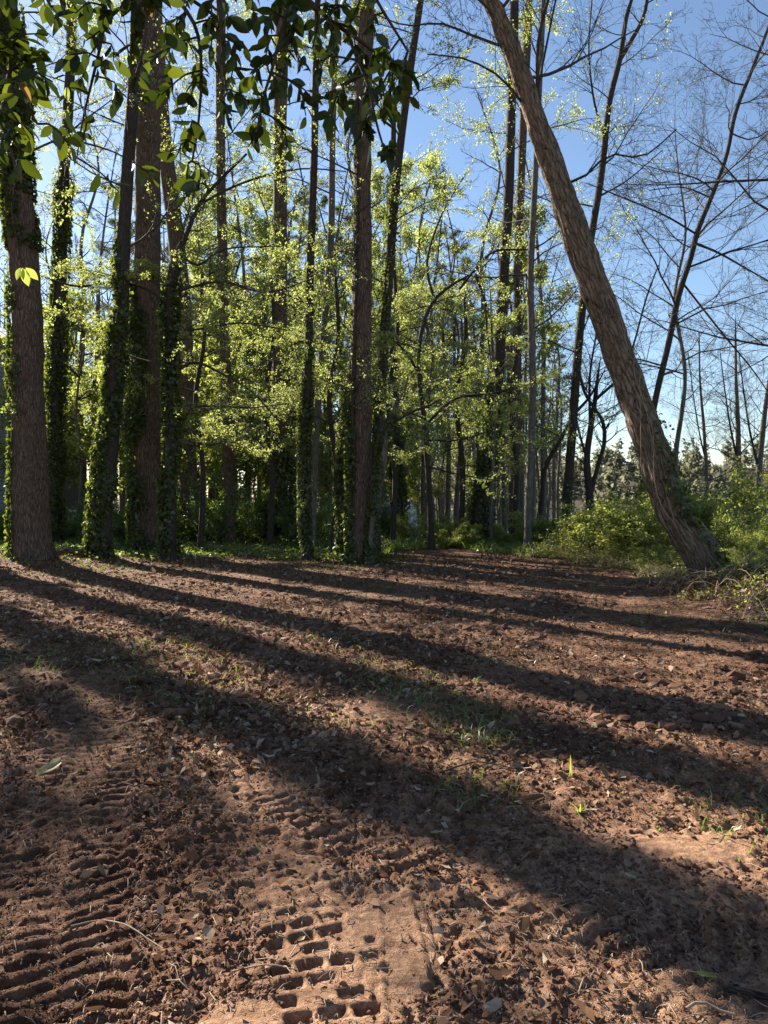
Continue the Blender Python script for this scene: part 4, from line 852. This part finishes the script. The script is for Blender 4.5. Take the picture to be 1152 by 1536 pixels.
# grass patches on the soil (photo places)
gx, gy = [], []
for px, py, r, c in [(590, 1022, .20, 130), (645, 1046, .18, 130), (710, 1072, .14, 100), (560, 1000, .2, 50), (755, 1088, .12, 40), (270, 1025, .5, 150), (200, 1000, .5, 150), (40, 990, .4, 260), (330, 1060, .4, 130), (250, 965, .4, 160), (490, 960, .3, 80), (720, 1110, .12, 130), (700, 1190, .12, 80),
                     (160, 857, .8, 500), (100, 855, .6, 160), (440, 850, .6, 160), (500, 855, .5, 120), (1130, 1230, .2, 120), (930, 850, .6, 160), (660, 850, .5, 60), (350, 850, .7, 100), (745, 995, .2, 50), (1000, 930, .5, 120), (620, 1070, .3, 90)]:
    a, c_ = gp(px, py); gx.append(a + rs.randn(c) * r); gy.append(c_ + rs.randn(c) * r * 1.2)
gx = np.concatenate(gx); gy = np.concatenate(gy); b = MB(); blades(b, gx, gy, .03 + rs.rand(len(gx)) * .09, .6, .0035)
o_ = b.build('grass_patches', MAT['grass'], kind='stuff'); tag(o_, 'thin green grass sprouting in patches on the soil', 'grass')
n = 9000; d_ = rs.uniform(17, 26, n); px = rs.uniform(560, 1060, n); x = (px - 576) / F * d_; s_ = soil(x, d_); kp = (s_ < .7); x, y = x[kp], d_[kp]; b = MB(); blades(b, x, y, .12 + rs.rand(len(x)) * .4, .5, .007)
o_ = b.build('tall_weeds', MAT['grass'], kind='stuff'); tag(o_, 'tall grassy weeds along the back edge of the clearing', 'weeds')
n = 5000; d_ = rs.uniform(14, 21, n); px = rs.uniform(780, 1080, n); x = (px - 576) / F * d_; s_ = soil(x, d_); kp = (s_ < .85); x, y = x[kp], d_[kp]; b = MB(); blades(b, x, y, .1 + rs.rand(len(x)) * .35, .9, .006)
o_ = b.build('dry_grass', MAT['straw'], kind='stuff'); tag(o_, 'straw coloured dry grass at the edge of the bushes', 'dry grass')

# clods
def ico():
    t = (1 + 5 ** .5) / 2; V = np.array([(-1, t, 0), (1, t, 0), (-1, -t, 0), (1, -t, 0), (0, -1, t), (0, 1, t), (0, -1, -t), (0, 1, -t), (t, 0, -1), (t, 0, 1), (-t, 0, -1), (-t, 0, 1)], float); V = nrm(V)
    Fc = [(0, 11, 5), (0, 5, 1), (0, 1, 7), (0, 7, 10), (0, 10, 11), (1, 5, 9), (5, 11, 4), (11, 10, 2), (10, 7, 6), (7, 1, 8), (3, 9, 4), (3, 4, 2), (3, 2, 6), (3, 6, 8), (3, 8, 9), (4, 9, 5), (2, 4, 11), (6, 2, 10), (8, 6, 7), (9, 8, 1)]
    return V, np.array(Fc)
IV, IF = ico()
OV = np.array([(1, 0, 0), (0, 1, 0), (-1, 0, 0), (0, -1, 0), (0, 0, 1), (0, 0, -1)], float); OF = np.array([(0, 1, 4), (1, 2, 4), (2, 3, 4), (3, 0, 4), (1, 0, 5), (2, 1, 5), (3, 2, 5), (0, 3, 5)])
def crumbs(mb, x, y, size):
    n = len(x); z = Hgt(x, y) + size * .1; sc = size[:, None] * (.6 + .9 * rs.rand(n, 3)) * np.array([1, 1, .75]); V = OV[None] * sc[:, None, :] + rs.randn(n, 6, 3) * size[:, None, None] * .22
    a = rs.rand(n) * 6.28; c, s = np.cos(a)[:, None], np.sin(a)[:, None]; V = np.stack([V[..., 0] * c - V[..., 1] * s, V[..., 0] * s + V[..., 1] * c, V[..., 2]], -1) + np.stack([x, y, z], 1)[:, None]
    mb.add(V.reshape(-1, 3), (OF[None] + (np.arange(n) * 6)[:, None, None]).reshape(-1, 3), np.repeat(rs.rand(n), 6))
def clods(mb, x, y, size):
    n = len(x); z = Hgt(x, y) + size * .12; sc = size[:, None] * (.55 + .9 * rs.rand(n, 3)) * np.array([1, 1, .7]); V = IV[None] * (1 + .55 * (rs.rand(n, 12, 1) - .5)) * sc[:, None, :]
    a = rs.rand(n) * 6.28; c, s = np.cos(a)[:, None], np.sin(a)[:, None]; V = np.stack([V[..., 0] * c - V[..., 1] * s, V[..., 0] * s + V[..., 1] * c, V[..., 2]], -1) + np.stack([x, y, z], 1)[:, None]
    mb.add(V.reshape(-1, 3), (IF[None] + (np.arange(n) * 12)[:, None, None]).reshape(-1, 3), np.repeat(rs.rand(n), 12))
def ground_pts(n, ymax=20., ypow=2.0, ymin=1.9):
    """density falls with distance"""
    u = rs.rand(n); d_ = 1 / (1 / ymin - u * (1 / ymin - 1 / ymax)); x = rs.uniform(-.56, .56, n) * d_; return x, d_
x, y = ground_pts(42000); nz = fbm2(x * 1.8, y * 1.8, 3, 33); kp = (nz + .12 * (rs.rand(len(x)) - .5) > .47) & (smooth_patches(x, y) < .3) & (soil(x, y) > .5); x, y = x[kp], y[kp]
D0 = np.minimum(polydist(x, y, TRACKS[0][0])[0], polydist(x, y, TRACKS[1][0])[0] + .08); kp = (D0 > .26) | (rs.rand(len(x)) < np.where(y < 3, .12, .3)); x, y = x[kp], y[kp]
size = (.003 + .011 * rs.rand(len(x)) ** 2.5) * (1 + .13 * np.clip(y - 3, 0, 16)); b = MB(); big_ = size > .009 + .0012 * y; clods(b, x[big_], y[big_], size[big_]); crumbs(b, x[~big_], y[~big_], size[~big_])
n = 8000; y = rs.uniform(5, 19.6, n); x = rs.uniform(-.58, .58, n) * y; nz = fbm2(x * .7, y * .7, 3, 36); kp = (nz + .2 * (rs.rand(n) - .5) > .48) & (soil(x, y) > .4); x, y = x[kp], y[kp]; clods(b, x, y, (.012 + .05 * rs.rand(len(x)) ** 3))
o_ = b.build('soil_clods', MAT['clod'], kind='stuff', smooth=False); tag(o_, 'crumbly red clods of earth all over the churned soil', 'soil clods')
# mulch chips and crumbs: small flat scraps, light and dark
x, y = ground_pts(90000, 20.3); xb = rs.uniform(-.58, .58, 90000); yb2 = rs.uniform(4.0, 20.3, 90000); x = np.concatenate([x, xb * yb2]); y = np.concatenate([y, yb2])
nz = fbm2(x * 1.5 + 9, y * 1.5, 4, 37); kp = (nz + .25 * (rs.rand(len(x)) - .5) > .45 + .12 * sstep(3.6, 2.6, y) * sstep(-.9, -.2, x)) & (soil(x, y) > .3) & ((polydist(x, y, TRACKS[1][0])[0] > .2) | (rs.rand(len(x)) < .15) | (y > 3)) & (smooth_patches(x, y) < .4); x, y = x[kp], y[kp]; n = len(x)
sz = (.005 + .014 * rs.rand(n) ** 2) * (1 + .16 * np.clip(y - 3, 0, 16)); z = Hgt(x, y) + .002; b = MB()
leaves(b, np.stack([x, y, z], 1), rndvec(n) * np.array([1, 1, .8]), nrm(rs.randn(n, 3) * .7 + [0, 0, 1]), sz, .6, 'kite', .3, .2); o_ = b.build('soil_mulch', MAT['litter'], kind='stuff'); tag(o_, 'fine shredded bark and leaf crumbs mixed into the soil', 'mulch')
# leaf litter
x, y = ground_pts(60000, 20.5); xb = rs.uniform(-.58, .58, 60000); yb2 = rs.uniform(4.5, 20.3, 60000); x = np.concatenate([x, xb * yb2]); y = np.concatenate([y, yb2]); nz = fbm2(x * .9 + 5, y * .9, 3, 34); band = np.exp(-((y - 6.8 - x * -.2) / 3.2) ** 2) * sstep(2.2, -.6, x) + .35
tr_ = np.minimum(polydist(x, y, TRACKS[0][0])[0] / .3, polydist(x, y, TRACKS[1][0])[0] / .25); prob = np.clip(.5 + 1.0 * (nz - .42) * 2.6, .06, 1) * np.clip(band * 1.3, .5, 1.2) * (1 - .8 * smooth_patches(x, y)) * np.where(tr_ < 1, .12, 1) * (.22 + .78 * sstep(3.2, 5.2, y)); kp = (rs.rand(len(x)) < prob) & ((soil(x, y) > .4)); x, y = x[kp], y[kp]; n = len(x)
sz = (.010 + .055 * rs.rand(n) ** 3) * (1 + .06 * np.clip(y - 3, 0, 16)); z = Hgt(x, y) + .004 + sz * .15; D = rndvec(n) * np.array([1, 1, .45]); b = MB()
leaves(b, np.stack([x, y, z], 1), D, nrm(rs.randn(n, 3) * .55 + [0, 0, 1]), sz, .6, 'scrap', .35, .25); o_ = b.build('leaf_litter', MAT['litter'], kind='stuff'); tag(o_, 'brown and tan fallen leaves strewn over the soil', 'leaf litter')
# twigs, roots and wood chips in the soil
x, y = ground_pts(5500, 19); n = len(x); kp = (fbm2(x * 1.2, y * 1.2, 3, 35) > .44) & (soil(x, y) > .4) & ((y > 3.4) | (rs.rand(n) < .5)); x, y = x[kp], y[kp]; n = len(x); L = (.015 + .09 * rs.rand(n) ** 3.5) * (1 + .06 * np.clip(y - 3, 0, 16)); az = rs.rand(n) * 6.28; z0 = Hgt(x, y); lines = []
x2 = x + np.cos(az) * L; y2 = y + np.sin(az) * L; z1 = Hgt(x2, y2); zm = Hgt((x + x2) / 2, (y + y2) / 2)
for i_ in range(n):
    r = .0010 + .0014 * rs.rand() ** 2 + .00012 * y[i_]; bow = rs.randn(2) * L[i_] * .12
    lines.append((np.array([(x[i_], y[i_], z0[i_] + .004), ((x[i_] + x2[i_]) / 2 + bow[0], (y[i_] + y2[i_]) / 2 + bow[1], max(zm[i_], (z0[i_] + z1[i_]) / 2) + .006 + rs.rand() * .01), (x2[i_], y2[i_], z1[i_] + .004)]), np.array([r, r, r * .6])))
b = MB(); tubes(b, lines, 4); o_ = b.build('twig_litter', MAT['twig_tan'], kind='stuff'); tag(o_, 'small dry twigs and root bits lying in the churned soil', 'twig litter')

# ------------------------------------------------------------------ single things on the soil
def leaf_me(name, L, W, curl, fold, mat, seed, seg=6, thick=0):
    r = random.Random(seed); t = np.linspace(0, 1, seg + 1); wv = W * np.sin(np.clip(t, .02, .985) ** .8 * pi) ** .8; V = []
    for i_, tt in enumerate(t):
        for c in (-1, -.5, 0, .5, 1): V.append((c * wv[i_] * .5, tt * L, fold * abs(c) * wv[i_] + curl * L * (tt - .4) ** 2 * (1 + .5 * c) + r.gauss(0, .01) * L))
    f = [(i_ * 5 + c, i_ * 5 + c + 1, i_ * 5 + c + 6, i_ * 5 + c + 5) for i_ in range(seg) for c in range(4)]
    me = newmesh(name, np.array(V), [np.array(f)], {'rnd': np.full(len(V), r.random()), 'bk': np.array(V)}); me.materials.append(mat); return me
FL = [(88, 1155, .22, .07, 'large pale dry leaf lying flat at the left, biggest on the soil', 'straw', 1.4), (640, 1088, .075, .045, 'brown leaf standing upright above the long foreground shadow', 'litter', .3), (772, 1148, .10, .06, 'pale curled leaf left of the tallest grass tuft, upper one', 'litter', 2.0),
      (818, 1208, .11, .05, 'pale folded leaf right beside the tallest grass tuft', 'litter', .9), (646, 1259, .06, .04, 'yellow green leaf in the dark foreground shadow', 'straw', 2.3), (768, 1236, .07, .03, 'tan leaf at the upper edge of the dark foreground shadow', 'litter', 1.2),
      (765, 1330, .03, .02, 'tiny whitish leaf in the shaded tyre tracks', 'straw', .2), (958, 1331, .045, .02, 'small white leaf in the shaded tyre tracks at right', 'straw', .6), (450, 1095, .06, .04, 'orange brown leaf left of the brown upright leaf', 'magnolia_brown', 1.1), (368, 1218, .08, .05, 'tan leaf above the left lug tracks', 'litter', 2.6),
      (470, 1232, .06, .03, 'small cream leaf at the upper end of the brick like track', 'straw', .4), (335, 1180, .06, .03, 'curled pale leaf between the two lug tracks', 'litter', 1.8), (205, 1029, .10, .05, 'whitish leaf in the shaded litter at left, left of two', 'straw', 1.0), (270, 1083, .10, .04, 'whitish leaf in the shaded litter at left, right of two', 'straw', .5),
      (530, 1040, .09, .045, 'pale leaf beside the shaded grass patch', 'straw', 1.6), (600, 968, .10, .05, 'cream leaf in the sun above the shaded grass patch', 'litter', .9), (1118, 1358, .06, .03, 'small tan leaf in the shade at the right edge', 'litter', .3), (880, 1090, .09, .05, 'bright tan leaf in the sun at centre right', 'litter', 1.9), (445, 1420, .04, .02, 'small pale leaf above the brick like track', 'straw', 2.7),
      (70, 1045, .09, .05, 'pale leaf in shaded litter nearest the left edge', 'litter', 2.2), (700, 1022, .1, .05, 'tan leaf above the shaded grass patch', 'litter', .1), (395, 1310, .05, .03, 'small brown leaf in the sunlit soil at lower left', 'litter', 1.0), (860, 1400, .05, .03, 'small brown leaf at the lower edge of the dark shadow', 'litter', 1.5)]
for k, (px, py, L, W, lab, mt, az) in enumerate(FL):
    x, y = gp(px, py); o_ = link('fallen_leaf', leaf_me('fallen_leaf', L, W, .5, .25, MAT[mt], k)); o_.location = (x, y, float(Hgt(x, y)[0]) + .012 + L * .06); o_.rotation_euler = (1.2 if k == 1 else rd.uniform(-.25, .25), rd.uniform(-.3, .3), az * 2.1); tag(o_, lab, 'leaf', 'single leaves lying on the soil')
def tuft(px, py, hs, label, w=.006, mat='magnolia_young', spread=.6):
    x, y = gp(px, py); base = np.array([x, y, float(Hgt(x, y)[0])]); root = empty('grass_tuft', base, label, 'grass tuft', 'single green tufts in the foreground')
    for k, h in enumerate(hs):
        az = rd.random() * 6.28; ln = spread * rd.uniform(.3, 1.2); t = np.linspace(0, 1, 7); rr_ = ln * h * t ** 1.6; V = []
        for i_, tt in enumerate(t):
            c = np.array([math.cos(az) * rr_[i_], math.sin(az) * rr_[i_], h * (tt - .25 * ln * tt * tt) - .01]); sd_ = np.array([-math.sin(az + .6), math.cos(az + .6), 0]) * w * (1 - tt ** 2) * .5; V += [c - sd_, c + np.array([0, 0, .0015]), c + sd_]
        f = [(i_ * 3 + q, i_ * 3 + q + 1, i_ * 3 + q + 4, i_ * 3 + q + 3) for i_ in range(6) for q in (0, 1)]
        b = MB(); b.add(np.array(V), np.array(f), rd.random()); b.build('blade', MAT[mat], root)
tuft(872, 1222, [.11, .10, .09, .09, .07, .08, .06, .10], 'largest bright green grass tuft at lower right', .011, spread=1.0)
tuft(858, 1172, [.15, .06], 'single tall green blade above the largest tuft', .014, spread=.15)
tuft(990, 1248, [.04, .04, .035, .03, .03], 'tiny bright weed right of the largest tuft', .015, spread=1.6)
tuft(393, 1006, [.05, .05, .04, .04], 'tiny bright sprout left of the shaded grass patch', .02, spread=1.3)
tuft(335, 935, [.08, .07, .06, .05], 'small bright sprout in the sunlit soil at upper left', .03, spread=1.2)
tuft(500, 1078, [.08, .09, .07], 'tuft of narrow blades right of the orange brown leaf', .008, spread=1.5)
def stick(name, label, pix, r0, r1, mat='twig_tan', lift=.01, kids=(), cat='stick'):
    q = []
    for px, py in pix: x, y = gp(px, py); q.append((x, y, float(Hgt(x, y)[0]) + lift + r0, 0))
    SS = spline(q, .03); rr_ = np.linspace(r0, r1, len(SS)); b = MB(); tubes(b, [(SS[:, :3] + np.random.RandomState(3).randn(len(SS), 3) * r0 * .12, rr_)], 8)
    base = np.array(q[0][:3]); o_ = b.build(name, MAT[mat], None, base); o_.location = tuple(base); tag(o_, label, cat); return o_
stick('fallen_stick', 'grey brown stick at the lower right corner', [(1092, 1492), (1120, 1500), (1160, 1506), (1230, 1512)], .011, .010, 'bark_red')
stick('fallen_stick', 'thin curved twig below the lower right stick', [(1035, 1530), (1060, 1520), (1085, 1526), (1110, 1534)], .005, .004)
stick('fallen_root', 'thin curved root across the lower left tracks', [(100, 1400), (140, 1385), (180, 1398), (230, 1422), (280, 1450)], .0035, .002)
stick('fallen_root', 'thin straight root crossing above the brick like track', [(345, 1468), (400, 1465), (445, 1464)], .0035, .002)
stick('fallen_stick', 'dark twig lying in the shaded tracks below the grass patch', [(660, 1165), (720, 1150), (780, 1160)], .006, .003, 'twig')
stick('fallen_stick', 'pale twig in the sunlit litter behind the shaded litter', [(385, 1070), (430, 1052), (470, 1035)], .007, .003)
x, y = gp(1085, 1480); o_ = link('fallen_leaf', leaf_me('fallen_leaf', .075, .055, .3, .12, MAT['magnolia_young'], 91)); o_.location = (x - .02, y - .02, float(Hgt(x, y)[0]) + .03); o_.rotation_euler = (.2, .2, 1.9); tag(o_, 'yellow green lobed leaf by the lower right stick', 'leaf', 'single leaves lying on the soil')
# standing dead twigs
for k, (px, py, lab, h) in enumerate([(292, 905, 'small dead branching twig standing in the sunlit soil at upper left', .5), (335, 918, 'dead twiglet right of the branching twig', .25), (1000, 880, 'dead twig cluster at the foot of the bushes', .5)]):
    x, y = gp(px, py); base = np.array([x, y, float(Hgt(x, y)[0])]); out = grow({}, tuple(base), norm3((.5, 0, 1)), h, .006, 0, dict(segs=[6, 4, 3], wob=[.12, .2, .2], up=[0, 0, 0], kids=[5, 2], t0=.3, ang=.6, ratio=.5, rmin=.002), rd)
    b = MB(); [tubes(b, ls, 4) for ls in out.values()]; o_ = b.build('dead_twig', MAT['twig_tan'], None, base); o_.location = tuple(base); tag(o_, lab, 'twig')

# ------------------------------------------------------------------ magnolia overhead
rs = np.random.RandomState(11); rd = random.Random(21)
def mag_leaf(name, mat, seed):
    r = random.Random(seed); L, W = 1.0, r.uniform(.44, .56); cv = r.uniform(.12, .4); V = []; seg = 6; t = np.linspace(0, 1, seg + 1)
    wv = [.03, .55, .92, 1.0, .86, .52, .0]
    for i_, tt in enumerate(t):
        for c in (-1, 0, 1): V.append((c * W * .5 * wv[i_], tt * L, -cv * tt * tt * L * .6 + abs(c) * wv[i_] * W * r.uniform(.10, .16)))
    f = [(i_ * 3 + q, i_ * 3 + q + 1, i_ * 3 + q + 4, i_ * 3 + q + 3) for i_ in range(seg) for q in (0, 1)]
    me = newmesh(name, np.array(V), [np.array(f)], {'rnd': np.full(len(V), r.random()), 'bk': np.array(V)}); me.materials.append(mat); return me
mags = [mag_leaf('leaf', MAT['magnolia'], s) for s in range(12)]; magy = mag_leaf('young_leaf', MAT['magnolia_young'], 50); magb = mag_leaf('brown_leaf', MAT['magnolia_brown'], 51)
mroot = empty('magnolia_tree', (-3.6, .6, 0), 'dark glossy leaved tree hanging over the top left, nearest the camera', 'tree'); MO = np.array([-3.6, .6, 0])
b = MB(); S = spline([(-3.6, .6, -.2, .16), (-3.5, .7, 1.5, .13), (-3.3, 1.0, 3.5, .11), (-3.0, 1.4, 5.5, .08), (-2.8, 1.7, 7.5, .03)], .2); trunk_mesh(b, S[:, :3], S[:, 3], 16, 0, .4); b.build('trunk', MAT['bark_grey'], mroot, MO)
# limbs: enter over the top edge
def limb(pts, r0, r1):
    q = np.array([tuple(p) + (0,) for p in pts]); SS = spline(q, .08)[:, :3]; SS = SS + np.cumsum(rs.randn(*SS.shape) * .004, 0); b = MB(); tubes(b, [(SS, np.linspace(r0, r1, len(SS)))], 7); b.build('limb', MAT['bark_dark'], mroot, MO); return SS
A3 = lambda px, py, d: tuple(at(px, py, d))
limbs = [limb([(-3.3, 1.0, 3.6), (-2.6, 2.2, 4.1), A3(40, -60, 3.6), A3(150, -40, 3.9), A3(260, 0, 4.0), A3(350, 60, 4.1)], .05, .008),
         limb([(-3.1, 1.3, 4.6), (-2.4, 2.4, 4.7), A3(200, -140, 3.7), A3(330, -60, 3.8), A3(440, -5, 3.8), A3(520, 60, 3.8), A3(590, 110, 3.8)], .05, .007),
         limb([(-3.4, .9, 2.9), (-2.9, 2.2, 3.5), A3(-40, 60, 3.3), A3(20, 110, 3.4), A3(70, 190, 3.5)], .04, .006),
         limb([A3(260, 0, 4.0), A3(300, 60, 3.9), A3(305, 160, 3.9), A3(290, 250, 3.9)], .012, .005),
         limb([A3(440, -5, 3.8), A3(420, 70, 3.7), A3(400, 140, 3.7), A3(385, 200, 3.7)], .012, .005),
         limb([A3(520, 60, 3.8), A3(545, 120, 3.7), A3(560, 190, 3.7), A3(575, 235, 3.7)], .010, .005),
         limb([A3(150, -40, 3.9), A3(160, 40, 4.0), A3(140, 120, 4.0), A3(120, 200, 4.1), A3(115, 240, 4.1)], .012, .004),
         limb([(-3.0, 1.4, 5.4), (-2.2, 2.6, 5.4), A3(300, -200, 4.0), A3(480, -90, 3.9), A3(560, -20, 3.8), A3(620, 70, 3.8)], .04, .006),
         limb([A3(20, 110, 3.4), A3(10, 180, 3.3), A3(25, 240, 3.2), A3(30, 270, 3.2)], .01, .004),
         limb([A3(200, -140, 3.7), A3(215, -40, 3.6), A3(220, 60, 3.6), A3(205, 130, 3.6)], .014, .005),
         limb([A3(330, -60, 3.8), A3(340, 20, 3.6), A3(345, 90, 3.6), A3(350, 150, 3.6)], .012, .005)]
# whorl centres given where the photo shows clusters
WH = [(20, 20, 3.3), (45, 60, 3.4), (10, 90, 3.3), (70, 90, 3.5), (25, 140, 3.3), (60, 150, 3.4), (15, 190, 3.2), (50, 215, 3.4), (30, 255, 3.2), (75, 20, 3.5), (5, 240, 3.2), (100, 45, 3.6), (110, 100, 3.8), (95, 5, 3.6), (140, 10, 3.8), (135, 70, 3.9), (160, 45, 3.9), (175, 100, 4.0), (125, 135, 4.1), (105, 170, 4.1), (110, 225, 4.1), (130, 215, 4.1),
      (190, 20, 3.7), (215, 50, 3.6), (240, 20, 3.7), (230, 100, 3.6), (205, 140, 3.7), (180, 160, 4.0), (250, 80, 3.8), (260, 130, 3.9), (245, 150, 3.9), (280, 30, 3.9), (295, 90, 3.9), (305, 130, 3.9), (285, 165, 3.9), (290, 215, 3.9), (268, 240, 3.9), (300, 290, 3.9), (282, 300, 3.9), (235, 270, 4.1), (180, 290, 4.2), (320, 10, 3.7), (345, 55, 3.6), (355, 110, 3.6), (365, 150, 3.6), (350, 180, 3.7), (385, 40, 3.8), (400, 100, 3.7), (395, 160, 3.7), (380, 190, 3.7), (375, 225, 3.7), (435, 230, 3.7),
      (420, 20, 3.8), (440, 60, 3.8), (430, 110, 3.7), (460, 15, 3.8), (470, 80, 3.8), (450, 140, 3.7), (460, 180, 3.7), (490, 40, 3.8), (500, 100, 3.8), (490, 150, 3.7), (495, 195, 3.7), (520, 60, 3.8), (530, 120, 3.8), (530, 180, 3.7), (550, 160, 3.7), (555, 220, 3.7), (570, 185, 3.7), (580, 235, 3.7), (590, 110, 3.8), (595, 150, 3.8), (610, 125, 3.8), (600, 185, 3.8), (575, 95, 3.8), (540, 210, 3.7), (515, 20, 3.8), (55, -20, 3.5), (150, -25, 3.8), (250, -20, 3.8), (350, -20, 3.8), (470, -25, 3.8), (400, -10, 3.8), (200, -30, 3.7), (20, -30, 3.4), (300, -30, 3.8), (545, 10, 3.8),
      (85, 130, 3.6), (40, 110, 3.5), (0, 50, 3.2), (0, 160, 3.1), (25, 220, 3.3), (165, 5, 3.9), (225, 5, 3.6), (370, 5, 3.7), (440, 30, 3.8), (480, 120, 3.7), (330, 60, 3.7), (310, 45, 3.9), (415, 150, 3.7), (510, 160, 3.7), (325, 100, 3.8), (270, 60, 3.9), (345, 140, 3.7), (370, 80, 3.7), (410, 60, 3.8), (455, 110, 3.8), (475, 160, 3.7), (505, 60, 3.8), (565, 150, 3.75), (585, 175, 3.75), (535, 90, 3.8), (615, 150, 3.8), (565, 60, 3.8), (200, 90, 3.7), (150, 110, 4.0), (30, 60, 3.3), (55, 120, 3.4), (80, 60, 3.5), (120, 30, 3.7), (380, 120, 3.7), (440, 85, 3.7)]
AL = np.concatenate(limbs); nleaf = 0; sprigs = MB(); extra = []
from mathutils import Matrix, Vector
def orient(D, N_):
    y_ = Vector(D).normalized(); x_ = y_.cross(Vector(N_)).normalized(); z_ = x_.cross(y_); m = Matrix((x_, y_, z_)).transposed(); return m
for wi, (px, py, d_) in enumerate(WH):
    c = at(px, py, d_ + rd.gauss(0, .12)); i_ = int(np.argmin(np.linalg.norm(AL - c - np.array([0, 0, .12]), axis=1))); a0 = AL[i_]; ax = nrm(c - a0 + np.array([0, 0, -.02])); L = np.linalg.norm(c - a0)
    mid = (a0 + c) / 2 + np.array([rd.gauss(0, .03), rd.gauss(0, .03), .04]); SS = spline([tuple(a0) + (0,), tuple(mid) + (0,), tuple(c) + (0,)], .04)[:, :3]
    tubes(sprigs, [(SS, np.linspace(.006, .003, len(SS)))], 5)
    nl = rd.randint(5, 8)
    for k in range(nl):
        t = 1 - (k / nl) ** 1.5 * .7 * min(1, .25 / max(L, .1)); p = SS[min(len(SS) - 1, int(t * (len(SS) - 1)))] + rs.randn(3) * .004
        az = k * 2.4 + wi; e = nrm(np.cross(ax, [.3, .2, 1.])); f_ = np.cross(ax, e); D = nrm(ax * rd.uniform(.2, 1.0) + (e * math.cos(az) + f_ * math.sin(az)) * .8 + np.array([0, 0, -.42]) + rs.randn(3) * .15)
        N_ = nrm(ax * .6 + np.array([0, 0, .6]) + rs.randn(3) * .35); sc = rd.uniform(.055, .13)
        inpic = -60 < px < 660 and py > -15
        if nleaf < 300 and inpic and rd.random() < .5 or (nleaf < 300 and wi % 2 == 0):
            yb_ = rd.random(); me = magb if yb_ < .012 else magy if yb_ < .03 else mags[rd.randrange(12)]
            o_ = bpy.data.objects.new('leaf', me); COL.objects.link(o_); o_.parent = mroot
            o_.matrix_local = Matrix.Translation(Vector(p - MO)) @ orient(D, N_).to_4x4() @ Matrix.Diagonal((sc, sc, sc, 1)); nleaf += 1
        else: extra.append((p, D, N_, sc))
sprigs.build('sprigs', MAT['bark_dark'], mroot, MO, kind='stuff')
b = MB(); E = extra; leaves(b, np.array([e[0] for e in E]), np.array([e[1] for e in E]), np.array([e[2] for e in E]), np.array([e[3] for e in E]), .48, 'oval', .15, .12); b.build('more_leaves', MAT['magnolia'], mroot, MO, kind='stuff')
# bright hanging sprig in front of the thickest trunk
sp_ = limb([A3(30, 270, 3.2), A3(22, 330, 3.25), A3(34, 380, 3.3), A3(38, 403, 3.3)], .004, .0025)
for k, (dx, dz) in enumerate([(-.5, -.8), (.15, -1), (.7, -.7), (-.1, -.9)]):
    o_ = bpy.data.objects.new('leaf', magy); COL.objects.link(o_); o_.parent = mroot; o_['label'] = 'bright yellow green backlit leaf'
    p = np.array(A3(38 + dx * 6, 404, 3.3)); o_.matrix_local = Matrix.Translation(Vector(p - MO)) @ orient((dx, .2, dz), (0, -1, .4)).to_4x4() @ Matrix.Diagonal((*[(.06, .08, .07, .05)[k]] * 3, 1))
print('leaves', nleaf, len(extra), 'objects', len(bpy.data.objects))
tri = sum(len(m.loops) - 2 * len(m.polygons) for m in bpy.data.meshes if m.users)
print('unique tris', tri)
